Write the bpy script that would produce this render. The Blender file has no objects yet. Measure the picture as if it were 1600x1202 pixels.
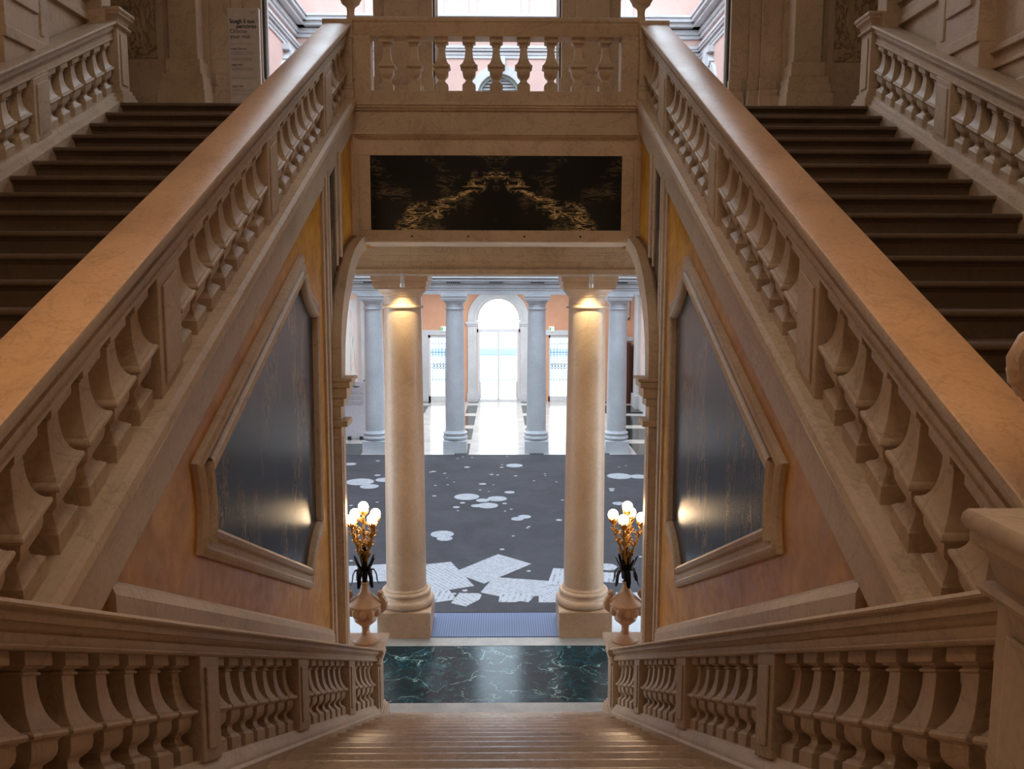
import bpy, bmesh, math, random
from mathutils import Vector, Matrix
random.seed(7)
SC = bpy.context.scene
COL = SC.collection
R = math.radians

# ------------------------------------------------------------------ camera
cam_d = bpy.data.cameras.new('camera')
cam = bpy.data.objects.new('camera', cam_d)
COL.objects.link(cam)
cam_d.sensor_width = 36.0
cam_d.lens = 1320.0 / 1600.0 * 36.0
cam_d.clip_start = 0.05
cam_d.clip_end = 300
PITCH, YAW, ROLL = .1215, .0130, .002
_F = Vector((math.sin(YAW) * math.cos(PITCH), math.cos(YAW) * math.cos(PITCH), -math.sin(PITCH)))
_R0 = Vector((math.cos(YAW), -math.sin(YAW), 0))
_U0 = _R0.cross(_F)
_R = _R0 * math.cos(ROLL) + _U0 * math.sin(ROLL)
_U = _U0 * math.cos(ROLL) - _R0 * math.sin(ROLL)
M = Matrix((_R, _U, -_F)).transposed().to_4x4()
M.translation = Vector((.055, 0, 4.8))
cam.matrix_world = M
SC.camera = cam
SC.view_settings.view_transform = 'Standard'
SC.view_settings.look = 'None'
SC.view_settings.gamma = 1
SC.view_settings.use_curve_mapping = False
SC.view_settings.exposure = 0.0

# ------------------------------------------------------------------ daylight: overcast sky
W = bpy.data.worlds.new('overcast_sky')
SC.world = W
W.use_nodes = True
bg = W.node_tree.nodes['Background']
bg.inputs[0].default_value = (.74, .87, 1.0, 1)
bg.inputs[1].default_value = 4.6


def lamp(name, kind, loc, energy, color, target=None, size=1.0, size_y=None, spot=None, blend=.5, radius=.1):
    d = bpy.data.lights.new(name, kind)
    d.energy = energy
    d.color = color
    if kind == 'AREA':
        d.size = size
        if size_y:
            d.shape = 'RECTANGLE'
            d.size_y = size_y
    else:
        d.shadow_soft_size = radius
    if kind == 'SPOT':
        d.spot_size = R(spot)
        d.spot_blend = blend
    o = bpy.data.objects.new(name, d)
    COL.objects.link(o)
    o.location = loc
    if target is not None:
        o.rotation_euler = (Vector(target) - Vector(loc)).to_track_quat('-Z', 'Y').to_euler()
    return o


WARM = (1.0, .66, .38)
# the hall's own ceiling lamps, above and behind the stairs
lamp('hall_lamp', 'AREA', (0, 3.2, 11.8), 110, (1.0, .80, .62), (0, 4.2, 3.2), 2.6)
lamp('hall_lamp', 'AREA', (0, -1.6, 9.5), 22, (1.0, .80, .62), (0, 6.5, 5.0), 2.0)
# daylight that falls through the glazed roof over the court
lamp('court_skylight', 'AREA', (0, 17.4, 19.5), 1350, (.74, .88, 1.0), (0, 17.4, 0), 9.0, 9.0)
# unseen fill light added under the ceiling to brighten the entrance hall
lamp('entrance_hall_fill', 'AREA', (0, 28.6, 4.7), 650, (.93, .96, 1.0), (0, 28.6, 0), 8.0, 7.0)


# ------------------------------------------------------------------ helpers
class MB:
    def __init__(self):
        self.v, self.f, self.m = [], [], []

    def add(self, vs, fs, m=0):
        o = len(self.v)
        self.v += [tuple(p) for p in vs]
        self.f += [tuple(i + o for i in f) for f in fs]
        self.m += [m] * len(fs)
        return self

    def box(self, x0, x1, y0, y1, z0, z1, t=0.0, m=0):
        vs = [(x, y, z + t * y) for x in (x0, x1) for y in (y0, y1) for z in (z0, z1)]
        return self.add(vs, [(0, 1, 3, 2), (4, 6, 7, 5), (0, 4, 5, 1), (2, 3, 7, 6), (0, 2, 6, 4), (1, 5, 7, 3)], m)

    def prism(self, poly, axis, a, b, t=0.0, m=0):
        """poly: 2-d points. axis x: (y,z); axis y: (x,z), z sheared by t*y; axis z: (x,y)."""
        n = len(poly)
        vs = []
        for c in (a, b):
            for p, q in poly:
                vs.append({'x': (c, p, q), 'y': (p, c, q + t * c), 'z': (p, q, c)}[axis])
        fs = [tuple(range(n)), tuple(range(2 * n - 1, n - 1, -1))]
        fs += [(i, (i + 1) % n, (i + 1) % n + n, i + n) for i in range(n)]
        return self.add(vs, fs, m)

    def lathe(self, prof, c=(0, 0, 0), seg=32, m=0, sx=1, sy=1):
        vs, fs = [], []
        n = len(prof)
        for k in range(seg):
            a = 2 * math.pi * k / seg
            for r, z in prof:
                vs.append((c[0] + r * math.cos(a) * sx, c[1] + r * math.sin(a) * sy, c[2] + z))
        for k in range(seg):
            k2 = (k + 1) % seg
            for i in range(n - 1):
                fs.append((k * n + i, k2 * n + i, k2 * n + i + 1, k * n + i + 1))
        fs.append(tuple(k * n for k in range(seg)))
        fs.append(tuple(k * n + n - 1 for k in range(seg)))
        return self.add(vs, fs, m)

    def square(self, prof, c=(0, 0, 0), t=0.0, m=0, fx=1.0, fy=1.0):
        """square section baluster; z sheared along y by t."""
        vs, fs = [], []
        for w, z in prof:
            for sx, sy in ((-1, -1), (1, -1), (1, 1), (-1, 1)):
                y = sy * w * fy
                vs.append((c[0] + sx * w * fx, c[1] + y, c[2] + z + t * y))
        n = len(prof)
        for i in range(n - 1):
            for k in range(4):
                k2 = (k + 1) % 4
                fs.append((i * 4 + k, i * 4 + k2, (i + 1) * 4 + k2, (i + 1) * 4 + k))
        fs += [(0, 1, 2, 3), tuple((n - 1) * 4 + k for k in range(4))]
        return self.add(vs, fs, m)

    def tube(self, pts, rad, seg=8, m=0, flat=1.0):
        pts = [Vector(p) for p in pts]
        if not isinstance(rad, (list, tuple)):
            rad = [rad] * len(pts)
        vs, fs = [], []
        up = Vector((0, 0, 1))
        prev = None
        for i, p in enumerate(pts):
            d = (pts[min(i + 1, len(pts) - 1)] - pts[max(i - 1, 0)]).normalized()
            if prev is None:
                a = d.cross(up)
                if a.length < .05:
                    a = d.cross(Vector((0, 1, 0)))
                a.normalize()
            else:
                a = (prev - d * prev.dot(d)).normalized()
            prev = a
            b = d.cross(a)
            for k in range(seg):
                an = 2 * math.pi * k / seg
                vs.append(p + (a * math.cos(an) + b * math.sin(an) * flat) * rad[i])
        n = len(pts)
        for i in range(n - 1):
            for k in range(seg):
                k2 = (k + 1) % seg
                fs.append((i * seg + k, i * seg + k2, (i + 1) * seg + k2, (i + 1) * seg + k))
        fs += [tuple(range(seg)), tuple((n - 1) * seg + k for k in range(seg))]
        return self.add(vs, fs, m)

    def sphere(self, c, r, seg=16, m=0, sc=(1, 1, 1)):
        pr = [(max(r * math.sin(math.pi * i / (seg // 2)), 1e-4), -r * math.cos(math.pi * i / (seg // 2))) for i in range(seg // 2 + 1)]
        pr = [(a, b * sc[2]) for a, b in pr]
        return self.lathe(pr, c, seg, m, sc[0], sc[1])

    def build(self, name, mats, parent=None, bevel=0.0, smooth=35):
        me = bpy.data.meshes.new(name)
        off = wloc(parent)
        me.from_pydata([tuple(Vector(p) - off) for p in self.v], [], self.f)
        if not isinstance(mats, (list, tuple)):
            mats = [mats]
        for mt in mats:
            me.materials.append(mt)
        for p, i in zip(me.polygons, self.m):
            p.material_index = i
        bm = bmesh.new()
        bm.from_mesh(me)
        bmesh.ops.recalc_face_normals(bm, faces=bm.faces)
        bm.to_mesh(me)
        bm.free()
        o = bpy.data.objects.new(name, me)
        COL.objects.link(o)
        if parent is not None:
            o.parent = parent
        if bevel:
            md = o.modifiers.new('edge', 'BEVEL')
            md.width = bevel
            md.segments = 2
            md.limit_method = 'ANGLE'
            md.angle_limit = R(50)
        if smooth:
            for p in me.polygons:
                p.use_smooth = True
            me.set_sharp_from_angle(angle=R(smooth))
        return o


def wloc(o):
    v = Vector((0, 0, 0))
    while o is not None:
        v += o.location
        o = o.parent
    return v


def tag(o, label, cat, group=None, kind=None):
    o['label'] = label
    o['category'] = cat
    if group:
        o['group'] = group
    if kind:
        o['kind'] = kind
    return o


def struct(o, label, cat):
    if o.parent is not None:
        return o
    return tag(o, label, cat, kind='structure')


def thing(name, loc, label, cat, group=None):
    o = bpy.data.objects.new(name, None)
    COL.objects.link(o)
    o.location = loc
    o.empty_display_size = .1
    return tag(o, label, cat, group)


def copy_tree(o, parent=None, loc=None):
    c = o.copy()
    COL.objects.link(c)
    if parent is not None:
        c.parent = parent
    if loc is not None:
        c.location = loc
    for ch in list(o.children):
        copy_tree(ch, c)
    return c


def arc(cx, cy, r, a0, a1, n=16, ry=None):
    ry = r if ry is None else ry
    return [(cx + r * math.cos(R(a0 + (a1 - a0) * i / n)), cy + ry * math.sin(R(a0 + (a1 - a0) * i / n))) for i in range(n + 1)]


def qbez(a, b, c, n=8):
    return [((1 - t) ** 2 * a[0] + 2 * t * (1 - t) * b[0] + t * t * c[0], (1 - t) ** 2 * a[1] + 2 * t * (1 - t) * b[1] + t * t * c[1]) for t in [i / n for i in range(n + 1)]]


def text_obj(name, body, size, loc, rot, mat, parent, bold=0.0, align='LEFT', spacing=1.0):
    cu = bpy.data.curves.new(name, 'FONT')
    cu.body = body
    cu.size = size
    cu.offset = bold
    cu.extrude = .0008
    cu.align_x = align
    cu.space_line = spacing
    tmp = bpy.data.objects.new(name, cu)
    COL.objects.link(tmp)
    bpy.context.view_layer.update()
    me = bpy.data.meshes.new_from_object(tmp.evaluated_get(bpy.context.evaluated_depsgraph_get()))
    bpy.data.objects.remove(tmp)
    o = bpy.data.objects.new(name, me)
    COL.objects.link(o)
    me.materials.clear()
    me.materials.append(mat)
    o.parent = parent
    o.location = Vector(loc) - wloc(parent)
    o.rotation_euler = rot
    return o


# ------------------------------------------------------------------ materials
def lin(h):
    h = h.lstrip('#')
    c = [int(h[i:i + 2], 16) / 255 for i in (0, 2, 4)]
    return tuple((x / 12.92 if x <= .04045 else ((x + .055) / 1.055) ** 2.4) for x in c) + (1,)


class NT:
    def __init__(self, name):
        self.mat = bpy.data.materials.new(name)
        self.mat.use_nodes = True
        self.t = self.mat.node_tree
        self.b = self.t.nodes['Principled BSDF']

    def n(self, kind, **kw):
        nd = self.t.nodes.new(kind)
        for k, v in kw.items():
            if hasattr(nd, k) and not k.startswith('i_'):
                setattr(nd, k, v)
        return nd

    def link(self, a, b):
        self.t.links.new(a, b)

    def coords(self, scale=(1, 1, 1)):
        tc = self.n('ShaderNodeNewGeometry')
        mp = self.n('ShaderNodeMapping')
        mp.inputs['Scale'].default_value = scale
        self.link(tc.outputs['Position'], mp.inputs['Vector'])
        return mp.outputs['Vector']

    def noise(self, vec, scale, detail=4, rough=.55, dist=0.0):
        nd = self.n('ShaderNodeTexNoise')
        nd.inputs['Scale'].default_value = scale
        nd.inputs['Detail'].default_value = detail
        nd.inputs['Roughness'].default_value = rough
        nd.inputs['Distortion'].default_value = dist
        self.link(vec, nd.inputs['Vector'])
        return nd.outputs['Fac']

    def ramp(self, fac, stops):
        nd = self.n('ShaderNodeValToRGB')
        e = nd.color_ramp.elements
        while len(e) > 1:
            e.remove(e[-1])
        e[0].position, e[0].color = stops[0][0], stops[0][1]
        for p, c in stops[1:]:
            x = e.new(p)
            x.color = c
        self.link(fac, nd.inputs['Fac'])
        return nd.outputs['Color']

    def mix(self, fac, a, b, mode='MIX'):
        nd = self.n('ShaderNodeMix')
        nd.data_type = 'RGBA'
        nd.blend_type = mode
        for s, v in ((nd.inputs[0], fac), (nd.inputs[6], a), (nd.inputs[7], b)):
            if isinstance(v, (int, float)):
                s.default_value = v
            elif isinstance(v, tuple):
                s.default_value = v
            else:
                self.link(v, s)
        return nd.outputs[2]

    def math(self, op, a, b=0.0, c=None):
        nd = self.n('ShaderNodeMath')
        nd.operation = op
        for i, v in enumerate((a, b) if c is None else (a, b, c)):
            if isinstance(v, (int, float)):
                nd.inputs[i].default_value = v
            else:
                self.link(v, nd.inputs[i])
        return nd.outputs[0]

    def bump(self, h, strength=.2, dist=.01):
        nd = self.n('ShaderNodeBump')
        nd.inputs['Strength'].default_value = strength
        nd.inputs['Distance'].default_value = dist
        self.link(h, nd.inputs['Height'])
        self.link(nd.outputs[0], self.b.inputs['Normal'])

    def base(self, c):
        if isinstance(c, tuple):
            self.b.inputs['Base Color'].default_value = c
        else:
            self.link(c, self.b.inputs['Base Color'])

    def rough(self, r):
        if isinstance(r, (int, float)):
            self.b.inputs['Roughness'].default_value = r
        else:
            self.link(r, self.b.inputs['Roughness'])


BLACK, WHITE = (0, 0, 0, 1), (1, 1, 1, 1)


def stone(name, a, b, vein, rough=.5, scale=1.0, bumpy=.15, grime=0.0, veins=.35):
    n = NT(name)
    v = n.coords()
    f1 = n.noise(v, 1.3 * scale, 6, .6, .4)
    col = n.ramp(f1, [(.3, lin(a)), (.7, lin(b))])
    f2 = n.noise(v, 2.2 * scale, 8, .62, 1.2)
    ve = n.math('ABSOLUTE', n.math('SUBTRACT', f2, .5))
    vm = n.ramp(ve, [(0, WHITE), (.02, BLACK)])
    col = n.mix(n.math('MULTIPLY', vm, veins), col, lin(vein))
    f3 = n.noise(v, 38 * scale, 3, .6)
    col = n.mix(n.math('MULTIPLY', n.ramp(f3, [(.42, BLACK), (.75, WHITE)]), .25), col, lin(vein))
    if grime:
        f4 = n.noise(v, 4.5, 5, .7, .8)
        col = n.mix(n.math('MULTIPLY', n.ramp(f4, [(.52, BLACK), (.7, WHITE)]), grime), col, lin('#5a4330'))
    n.base(col)
    n.rough(n.math('MULTIPLY_ADD', f1, .25, rough - .12))
    n.bump(f3, bumpy, .004)
    return n.mat


def plain(name, c, rough=.5, metal=0.0, emit=None, es=0.0):
    n = NT(name)
    v = n.coords()
    f = n.noise(v, 14, 3)
    cc = lin(c)
    lo = tuple(x * .86 for x in cc[:3]) + (1,)
    n.base(n.ramp(f, [(.3, lo), (.7, cc)]))
    n.rough(rough)
    n.b.inputs['Metallic'].default_value = metal
    if emit:
        n.b.inputs['Emission Color'].default_value = lin(emit)
        n.b.inputs['Emission Strength'].default_value = es
    return n.mat


M_STONE = stone('warm_istrian_stone', '#b39c84', '#cdb79c', '#7f6a56', .48)
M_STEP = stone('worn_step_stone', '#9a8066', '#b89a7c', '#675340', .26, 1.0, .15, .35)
M_STEPD = stone('dark_step_stone', '#5c4a3a', '#715c48', '#40332a', .45, 1.0, .2, .4)  # darker tone of the step stone, for both side flights
M_RAIL = stone('polished_rail_stone', '#b88f68', '#d0a57c', '#8a6a4a', .40, 1.2, .35)
M_COL = stone('column_stone', '#bfa388', '#d8bea4', '#a08670', .38, .8, .1, .15, .22)
M_WHITE_ST = stone('pale_grey_stone', '#b2bdc6', '#cdd7df', '#8b98a3', .4, .8, .1, 0, .15)
M_COURT = stone('white_court_stone', '#b3b7bb', '#cdd0d3', '#9aa0a5', .55, .6, .1, 0, .2)
M_GREYST = stone('threshold_stone', '#8d8c8a', '#b3b1ac', '#6b6966', .35, 2.0, .1)
M_PINK = stone('pink_plaster', '#c6a79e', '#d0b3ab', '#ba988d', .8, .7, .2, 0, .1)
M_SALMON = stone('salmon_plaster', '#c89476', '#d8a88c', '#b98468', .8, .7, .2, 0, .1)
M_URN = stone('terracotta_toned_stone', '#bf9c80', '#d2b294', '#8c6c54', .4, 3, .15)


def ochre():
    n = NT('polished_ochre_plaster')
    v = n.coords()
    f = n.noise(v, 2.4, 7, .65, .6)
    g = n.noise(v, 9.0, 5, .6, .3)
    c = n.ramp(f, [(.25, lin('#a06a18')), (.5, lin('#c4861f')), (.75, lin('#d8a038'))])
    c = n.mix(n.math('MULTIPLY', n.ramp(g, [(.5, BLACK), (.8, WHITE)]), .35), c, lin('#7a4c20'))
    n.base(c)
    n.rough(n.ramp(g, [(.3, (.34, .34, .34, 1)), (.7, (.5, .5, .5, 1))]))
    n.bump(g, .2, .006)
    return n.mat


M_OCHRE = ochre()


def dark_panel():
    n = NT('blue_black_marble')
    v = n.coords((1, 1, .35))
    f = n.noise(v, 3.2, 8, .7, 1.0)
    c = n.ramp(f, [(.3, lin('#12171d')), (.6, lin('#262d35')), (.85, lin('#3b434b'))])
    vs = n.coords((1, 3.2, .7))
    g = n.noise(vs, 3.4, 9, .7, 1.6)
    m = n.ramp(n.math('ABSOLUTE', n.math('SUBTRACT', g, .5)), [(0, WHITE), (.022, BLACK)])
    k = n.ramp(n.noise(v, 2.6, 3, .5), [(.46, BLACK), (.6, WHITE)])
    c = n.mix(n.math('MULTIPLY', m, k), c, lin('#b08a50'))
    n.base(c)
    n.rough(.2)
    n.b.inputs['IOR'].default_value = 1.3
    return n.mat


M_PANEL = dark_panel()


def gold_panel():
    n = NT('black_and_gold_marble')
    g = n.n('ShaderNodeNewGeometry')
    sp = n.n('ShaderNodeSeparateXYZ')
    n.link(g.outputs['Position'], sp.inputs[0])
    ax = n.math('ABSOLUTE', sp.outputs[0])
    cb = n.n('ShaderNodeCombineXYZ')
    n.link(ax, cb.inputs[0])
    n.link(sp.outputs[2], cb.inputs[2])
    v = cb.outputs[0]
    mp = n.n('ShaderNodeMapping')
    mp.inputs['Rotation'].default_value = (0, R(26), 0)
    mp.inputs['Scale'].default_value = (.7, 1, 3.0)
    n.link(v, mp.inputs['Vector'])
    dn = n.noise(v, 2.4, 5, .6)
    # ribbon running outwards and down from the middle
    zz = n.math('SUBTRACT', sp.outputs[2], 5.93)
    line = n.math('ADD', n.math('ADD', zz, n.math('MULTIPLY', ax, .52)), n.math('MULTIPLY', n.math('SUBTRACT', dn, .5), .8))
    near = n.ramp(n.math('ABSOLUTE', line), [(0, WHITE), (.04, (.45, .45, .45, 1)), (.10, BLACK)])
    f1 = n.noise(mp.outputs[0], 5.5, 9, .72, 1.3)
    m1 = n.ramp(n.math('ABSOLUTE', n.math('SUBTRACT', f1, .5)), [(0, WHITE), (.02, (.45, .45, .45, 1)), (.04, BLACK)])
    f2 = n.noise(mp.outputs[0], 3.0, 9, .75, 2.0)
    m2 = n.ramp(n.math('ABSOLUTE', n.math('SUBTRACT', f2, .52)), [(0, WHITE), (.02, BLACK)])
    k2 = n.ramp(n.noise(v, 2.7, 3, .5), [(.52, BLACK), (.7, WHITE)])
    lim = n.ramp(n.math('MULTIPLY', ax, .7), [(.02, WHITE), (.66, WHITE), (.82, BLACK)])
    w = n.math('ADD', n.math('MULTIPLY', n.math('MULTIPLY', n.math('MULTIPLY', m1, near), lim), 1.9), n.math('MULTIPLY', n.math('MULTIPLY', m2, k2), .5))
    hz = n.noise(v, 1.6, 5, .6)
    c = n.ramp(hz, [(.35, lin('#04060b')), (.7, lin('#120e0e'))])
    n.base(n.mix(n.math('MINIMUM', w, 1.0), c, lin('#f5d79a')))
    n.rough(.3)
    n.b.inputs['IOR'].default_value = 1.3
    return n.mat


M_GOLD = gold_panel()


def green_floor():
    n = NT('dark_green_marble')
    v = n.coords()
    w = n.n('ShaderNodeTexNoise')
    w.inputs['Scale'].default_value = 1.9
    w.inputs['Detail'].default_value = 5
    n.link(v, w.inputs['Vector'])
    vm = n.n('ShaderNodeVectorMath')
    vm.operation = 'MULTIPLY_ADD'
    n.link(w.outputs['Color'], vm.inputs[0])
    vm.inputs[1].default_value = (.9, .9, .9)
    n.link(v, vm.inputs[2])
    col = None
    base = n.ramp(n.noise(v, 3.0, 8, .65, .6), [(.3, lin('#0c1c22')), (.55, lin('#18363f')), (.8, lin('#37606a'))])
    for sc, th, cc, st in ((1.7, .016, '#a9cfc9', .9), (3.9, .018, '#5e9187', .8)):
        vo = n.n('ShaderNodeTexVoronoi')
        vo.feature = 'DISTANCE_TO_EDGE'
        vo.inputs['Scale'].default_value = sc
        n.link(vm.outputs[0], vo.inputs['Vector'])
        m = n.ramp(vo.outputs['Distance'], [(0, WHITE), (th, BLACK)])
        k = n.ramp(n.noise(v, 2.6 * sc, 4, .6), [(.42, BLACK), (.6, WHITE)])
        base = n.mix(n.math('MULTIPLY', n.math('MULTIPLY', m, k), st), base, lin(cc))
    n.base(base)
    n.rough(.13)
    n.b.inputs['IOR'].default_value = 1.33
    return n.mat


M_GREEN = green_floor()


def brown_marble():
    n = NT('veined_brown_marble')
    v = n.coords((1, 1, .5))
    f = n.noise(v, 1.3, 6, .6, 1.0)
    c = n.ramp(f, [(.3, lin('#3a2c22')), (.42, lin('#a08a6c')), (.7, lin('#c2ad8a'))])
    g = n.noise(v, 3.2, 9, .75, 1.5)
    m = n.ramp(n.math('ABSOLUTE', n.math('SUBTRACT', g, .5)), [(0, WHITE), (.03, BLACK)])
    c = n.mix(n.math('MULTIPLY', m, .95), c, lin('#2a1c14'))
    n.base(c)
    n.rough(.3)
    return n.mat


M_BROWN = brown_marble()


def hall_floor():
    n = NT('polished_hall_floor')
    g = n.n('ShaderNodeNewGeometry')
    sp = n.n('ShaderNodeSeparateXYZ')
    n.link(g.outputs['Position'], sp.inputs[0])
    # dark rectangular fields between pale bands
    ax = n.math('ABSOLUTE', sp.outputs[0])
    fy = n.math('FRACT', n.math('MULTIPLY_ADD', sp.outputs[1], 1 / 2.6, .35))
    cross = n.math('GREATER_THAN', n.math('ABSOLUTE', n.math('SUBTRACT', fy, .5)), .38)
    s1 = n.math('MULTIPLY', n.math('GREATER_THAN', ax, .85), n.math('LESS_THAN', ax, 1.25))
    s2 = n.math('MULTIPLY', n.math('GREATER_THAN', ax, 2.75), n.math('LESS_THAN', ax, 3.1))
    s3 = n.math('GREATER_THAN', ax, 3.85)
    darkm = n.math('MULTIPLY', n.math('MAXIMUM', n.math('MAXIMUM', s1, s2), s3), n.math('SUBTRACT', 1.0, cross))
    band = n.math('SUBTRACT', 1.0, darkm)
    v = n.coords()
    pale = n.ramp(n.noise(v, 2, 5), [(.3, lin('#b4b2ae')), (.7, lin('#d2cfca'))])
    dark = n.ramp(n.noise(v, 3, 8, .7, 1), [(.3, lin('#14201f')), (.62, lin('#2a3836')), (.75, lin('#6f7c7a'))])
    n.base(n.mix(band, dark, pale))
    n.rough(.12)
    return n.mat


M_HALLFL = hall_floor()


def carpet_mat():
    n = NT('charcoal_carpet')
    v = n.coords()
    f = n.noise(v, 1.1, 7, .7, .5)
    c = n.ramp(f, [(.3, lin('#393b41')), (.7, lin('#4c4e55'))])
    g = n.noise(v, .8, 9, .7, 1.8)
    m = n.ramp(n.math('ABSOLUTE', n.math('SUBTRACT', g, .5)), [(0, WHITE), (.006, BLACK)])
    c = n.mix(n.math('MULTIPLY', m, .5), c, lin('#2c2e33'))
    h = n.noise(v, 90, 2, .5)
    c = n.mix(n.math('MULTIPLY', h, .25), c, lin('#36383e'))
    n.base(c)
    n.rough(.95)
    return n.mat


M_CARPET = carpet_mat()


def printed(name, rot, freq=28, dots=False):
    n = NT(name)
    g = n.n('ShaderNodeNewGeometry')
    mp = n.n('ShaderNodeMapping')
    mp.inputs['Rotation'].default_value = (0, 0, R(rot))
    n.link(g.outputs['Position'], mp.inputs['Vector'])
    wv = n.n('ShaderNodeTexWave')
    wv.inputs['Scale'].default_value = freq * .16
    wv.inputs['Distortion'].default_value = 1.0
    wv.inputs['Detail'].default_value = 1
    n.link(mp.outputs[0], wv.inputs['Vector'])
    nz = n.noise(mp.outputs[0], 18 if not dots else 9, 4, .7)
    k = n.ramp(nz, [(.45, BLACK), (.55, WHITE)])
    m = n.math('MULTIPLY', n.ramp(wv.outputs['Fac'], [(.5, BLACK), (.85, WHITE)]), k)
    n.base(n.mix(n.math('MULTIPLY', m, .6), lin('#adb4bd'), lin('#5c626e')))
    n.rough(.9)
    return n.mat


M_PAPER = [printed('printed_sheet_a', 62), printed('printed_sheet_b', -35), printed('printed_sheet_c', 8, 22, True)]
M_DISC = printed('printed_disc', 20, 40, True)
M_MAT = plain('blue_ribbed_mat', '#5d6f92', .7)


def ribbed_mat():
    n = NT('ribbed_door_mat')
    g = n.n('ShaderNodeNewGeometry')
    sp = n.n('ShaderNodeSeparateXYZ')
    n.link(g.outputs['Position'], sp.inputs[0])
    f = n.math('FRACT', n.math('MULTIPLY', sp.outputs[0], 30))
    m = n.math('GREATER_THAN', f, .55)
    n.base(n.mix(m, lin('#5a6c90'), lin('#6f82a6')))
    n.rough(.6)
    return n.mat


M_MAT = ribbed_mat()
M_BRONZE = plain('dark_bronze', '#1c1712', .38, .85)
M_GILT = plain('worn_gilt_bronze', '#b08a4c', .38, .75)
M_SIGN = plain('pale_sign_board', '#cfc6c4', .55)
M_SIGNB = plain('white_sign_board', '#d9dfea', .55)
M_INK = plain('black_ink', '#151515', .6)
M_INKG = plain('grey_ink', '#8b8a92', .6)
M_METAL = plain('white_painted_metal', '#e3e6ea', .35, .2)
M_ALU = plain('brushed_aluminium', '#a9adb0', .3, .8)
M_IRON = plain('wrought_iron', '#3a3f46', .5, .6)
M_GREENSH = plain('grey_green_shutter', '#9fb0aa', .6)
M_WOODR = plain('dark_red_wood', '#4a241a', .35)
M_GREYD = plain('grey_painted_door', '#8c8a88', .5)
M_EXIT = plain('exit_sign_green', '#2f9a6c', .5, 0, '#3fbf88', .6)
M_EXITW = plain('exit_sign_white', '#e8f2ee', .5, 0, '#ffffff', .6)
M_CANAL = plain('canal_water', '#9fb3c4', .35)
M_QUAYBLUE = plain('blue_barrier', '#a9bedd', .7)
M_QUAY = plain('bright_paving', '#e6e4e0', .7)
M_DARKCR = plain('dark_crevice', '#1a120c', .8)
M_CEIL = plain('hall_ceiling_plaster', '#8f7a66', .9)
M_GLOBE = plain('opal_globe', '#fff2dc', .3, 0, '#ffe2b8', 22.0)
M_GLOBE.cycles.emission_sampling = 'NONE'


def glass():
    n = NT('clear_glass')
    t = n.t
    tr = n.n('ShaderNodeBsdfTransparent')
    gl = n.n('ShaderNodeBsdfGlossy')
    gl.inputs['Roughness'].default_value = .03
    mx = n.n('ShaderNodeMixShader')
    mx.inputs[0].default_value = .06
    n.link(tr.outputs[0], mx.inputs[1])
    n.link(gl.outputs[0], mx.inputs[2])
    n.link(mx.outputs[0], t.nodes['Material Output'].inputs['Surface'])
    return n.mat


M_GLASS = glass()


def painting_mat(name, seed):
    n = NT(name)
    v = n.coords((1, 1, .16))
    f = n.noise(v, 4.0 + seed, 6, .7, .8)
    v2 = n.coords((1, 1, .5))
    g = n.noise(v2, 1.4, 4, .6)
    c = n.ramp(f, [(.3, lin('#5f5a68')), (.45, lin('#a79a9c')), (.55, lin('#d8cfc8')), (.66, lin('#b08478')), (.8, lin('#8f8f80'))])
    c = n.mix(n.ramp(g, [(.45, BLACK), (.6, WHITE)]), c, lin('#b9bab8'))
    n.base(c)
    n.rough(.7)
    return n.mat


T = .4745                      # pitch of all flights
ZM, ZT = 3.2, 6.77             # middle landing, upper landing
SIDES = ((-1, 'beneath the landing with the printed sign'), (1, 'beneath the landing without a sign'))

# ------------------------------------------------------------------ the shell of the hall
# ground floor
m = MB().box(-1.75, 1.75, 8.5, 10.70, -.12, 0, m=0).box(-1.75, 1.75, 8.5, 9.17, -.118, .004, m=1)
m.box(-1.6, 1.6, 10.70, 10.95, -.12, .003, m=1)
struct(m.build('floor', [M_GREEN, M_GREYST], smooth=0), 'dark green veined marble floor at the foot of the stairs', 'floor')
m = MB().box(-5.6, 5.6, 10.95, 23.15, -.12, 0)
struct(m.build('floor', M_WHITE_ST, smooth=0), 'pale stone court floor under the charcoal carpet', 'floor')
m = MB().box(-5.6, 5.6, 23.15, 34.2, -.12, 0)
struct(m.build('floor', M_HALLFL, smooth=0), 'polished entrance hall floor with dark fields and pale bands', 'floor')
m = MB().box(-4.7, -1.75, 2.2, 10.95, -.12, 0).box(1.75, 4.7, 2.2, 10.95, -.12, 0)
struct(m.build('floor', M_GREYST, smooth=0), 'grey stone floor under the two upper flights', 'floor')
# middle landing
m = MB().box(-4.7, 4.7, -3.2, 2.23, 2.9, ZM)
struct(m.build('floor', M_STEP, smooth=0), 'stone landing where the three flights meet', 'floor')
# upper landing
m = MB().box(-5.4, 5.4, 9.98, 11.95, 6.4, ZT).box(-1.86, 1.86, 9.70, 9.99, 6.40, ZT)
struct(m.build('floor', M_STEP, smooth=0), 'upper landing floor in front of the court windows', 'floor')
# ceiling and outer walls of the stair hall
struct(MB().box(-5.6, 5.6, -3.3, 12.2, 12.6, 12.8).build('ceiling', M_CEIL, smooth=0), 'plaster ceiling high over the staircase', 'ceiling')
struct(MB().box(-5.6, 5.6, -3.3, -3.1, 0, 12.6).build('wall_back', M_STONE, smooth=0), 'stone wall behind the middle landing', 'wall')

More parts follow.
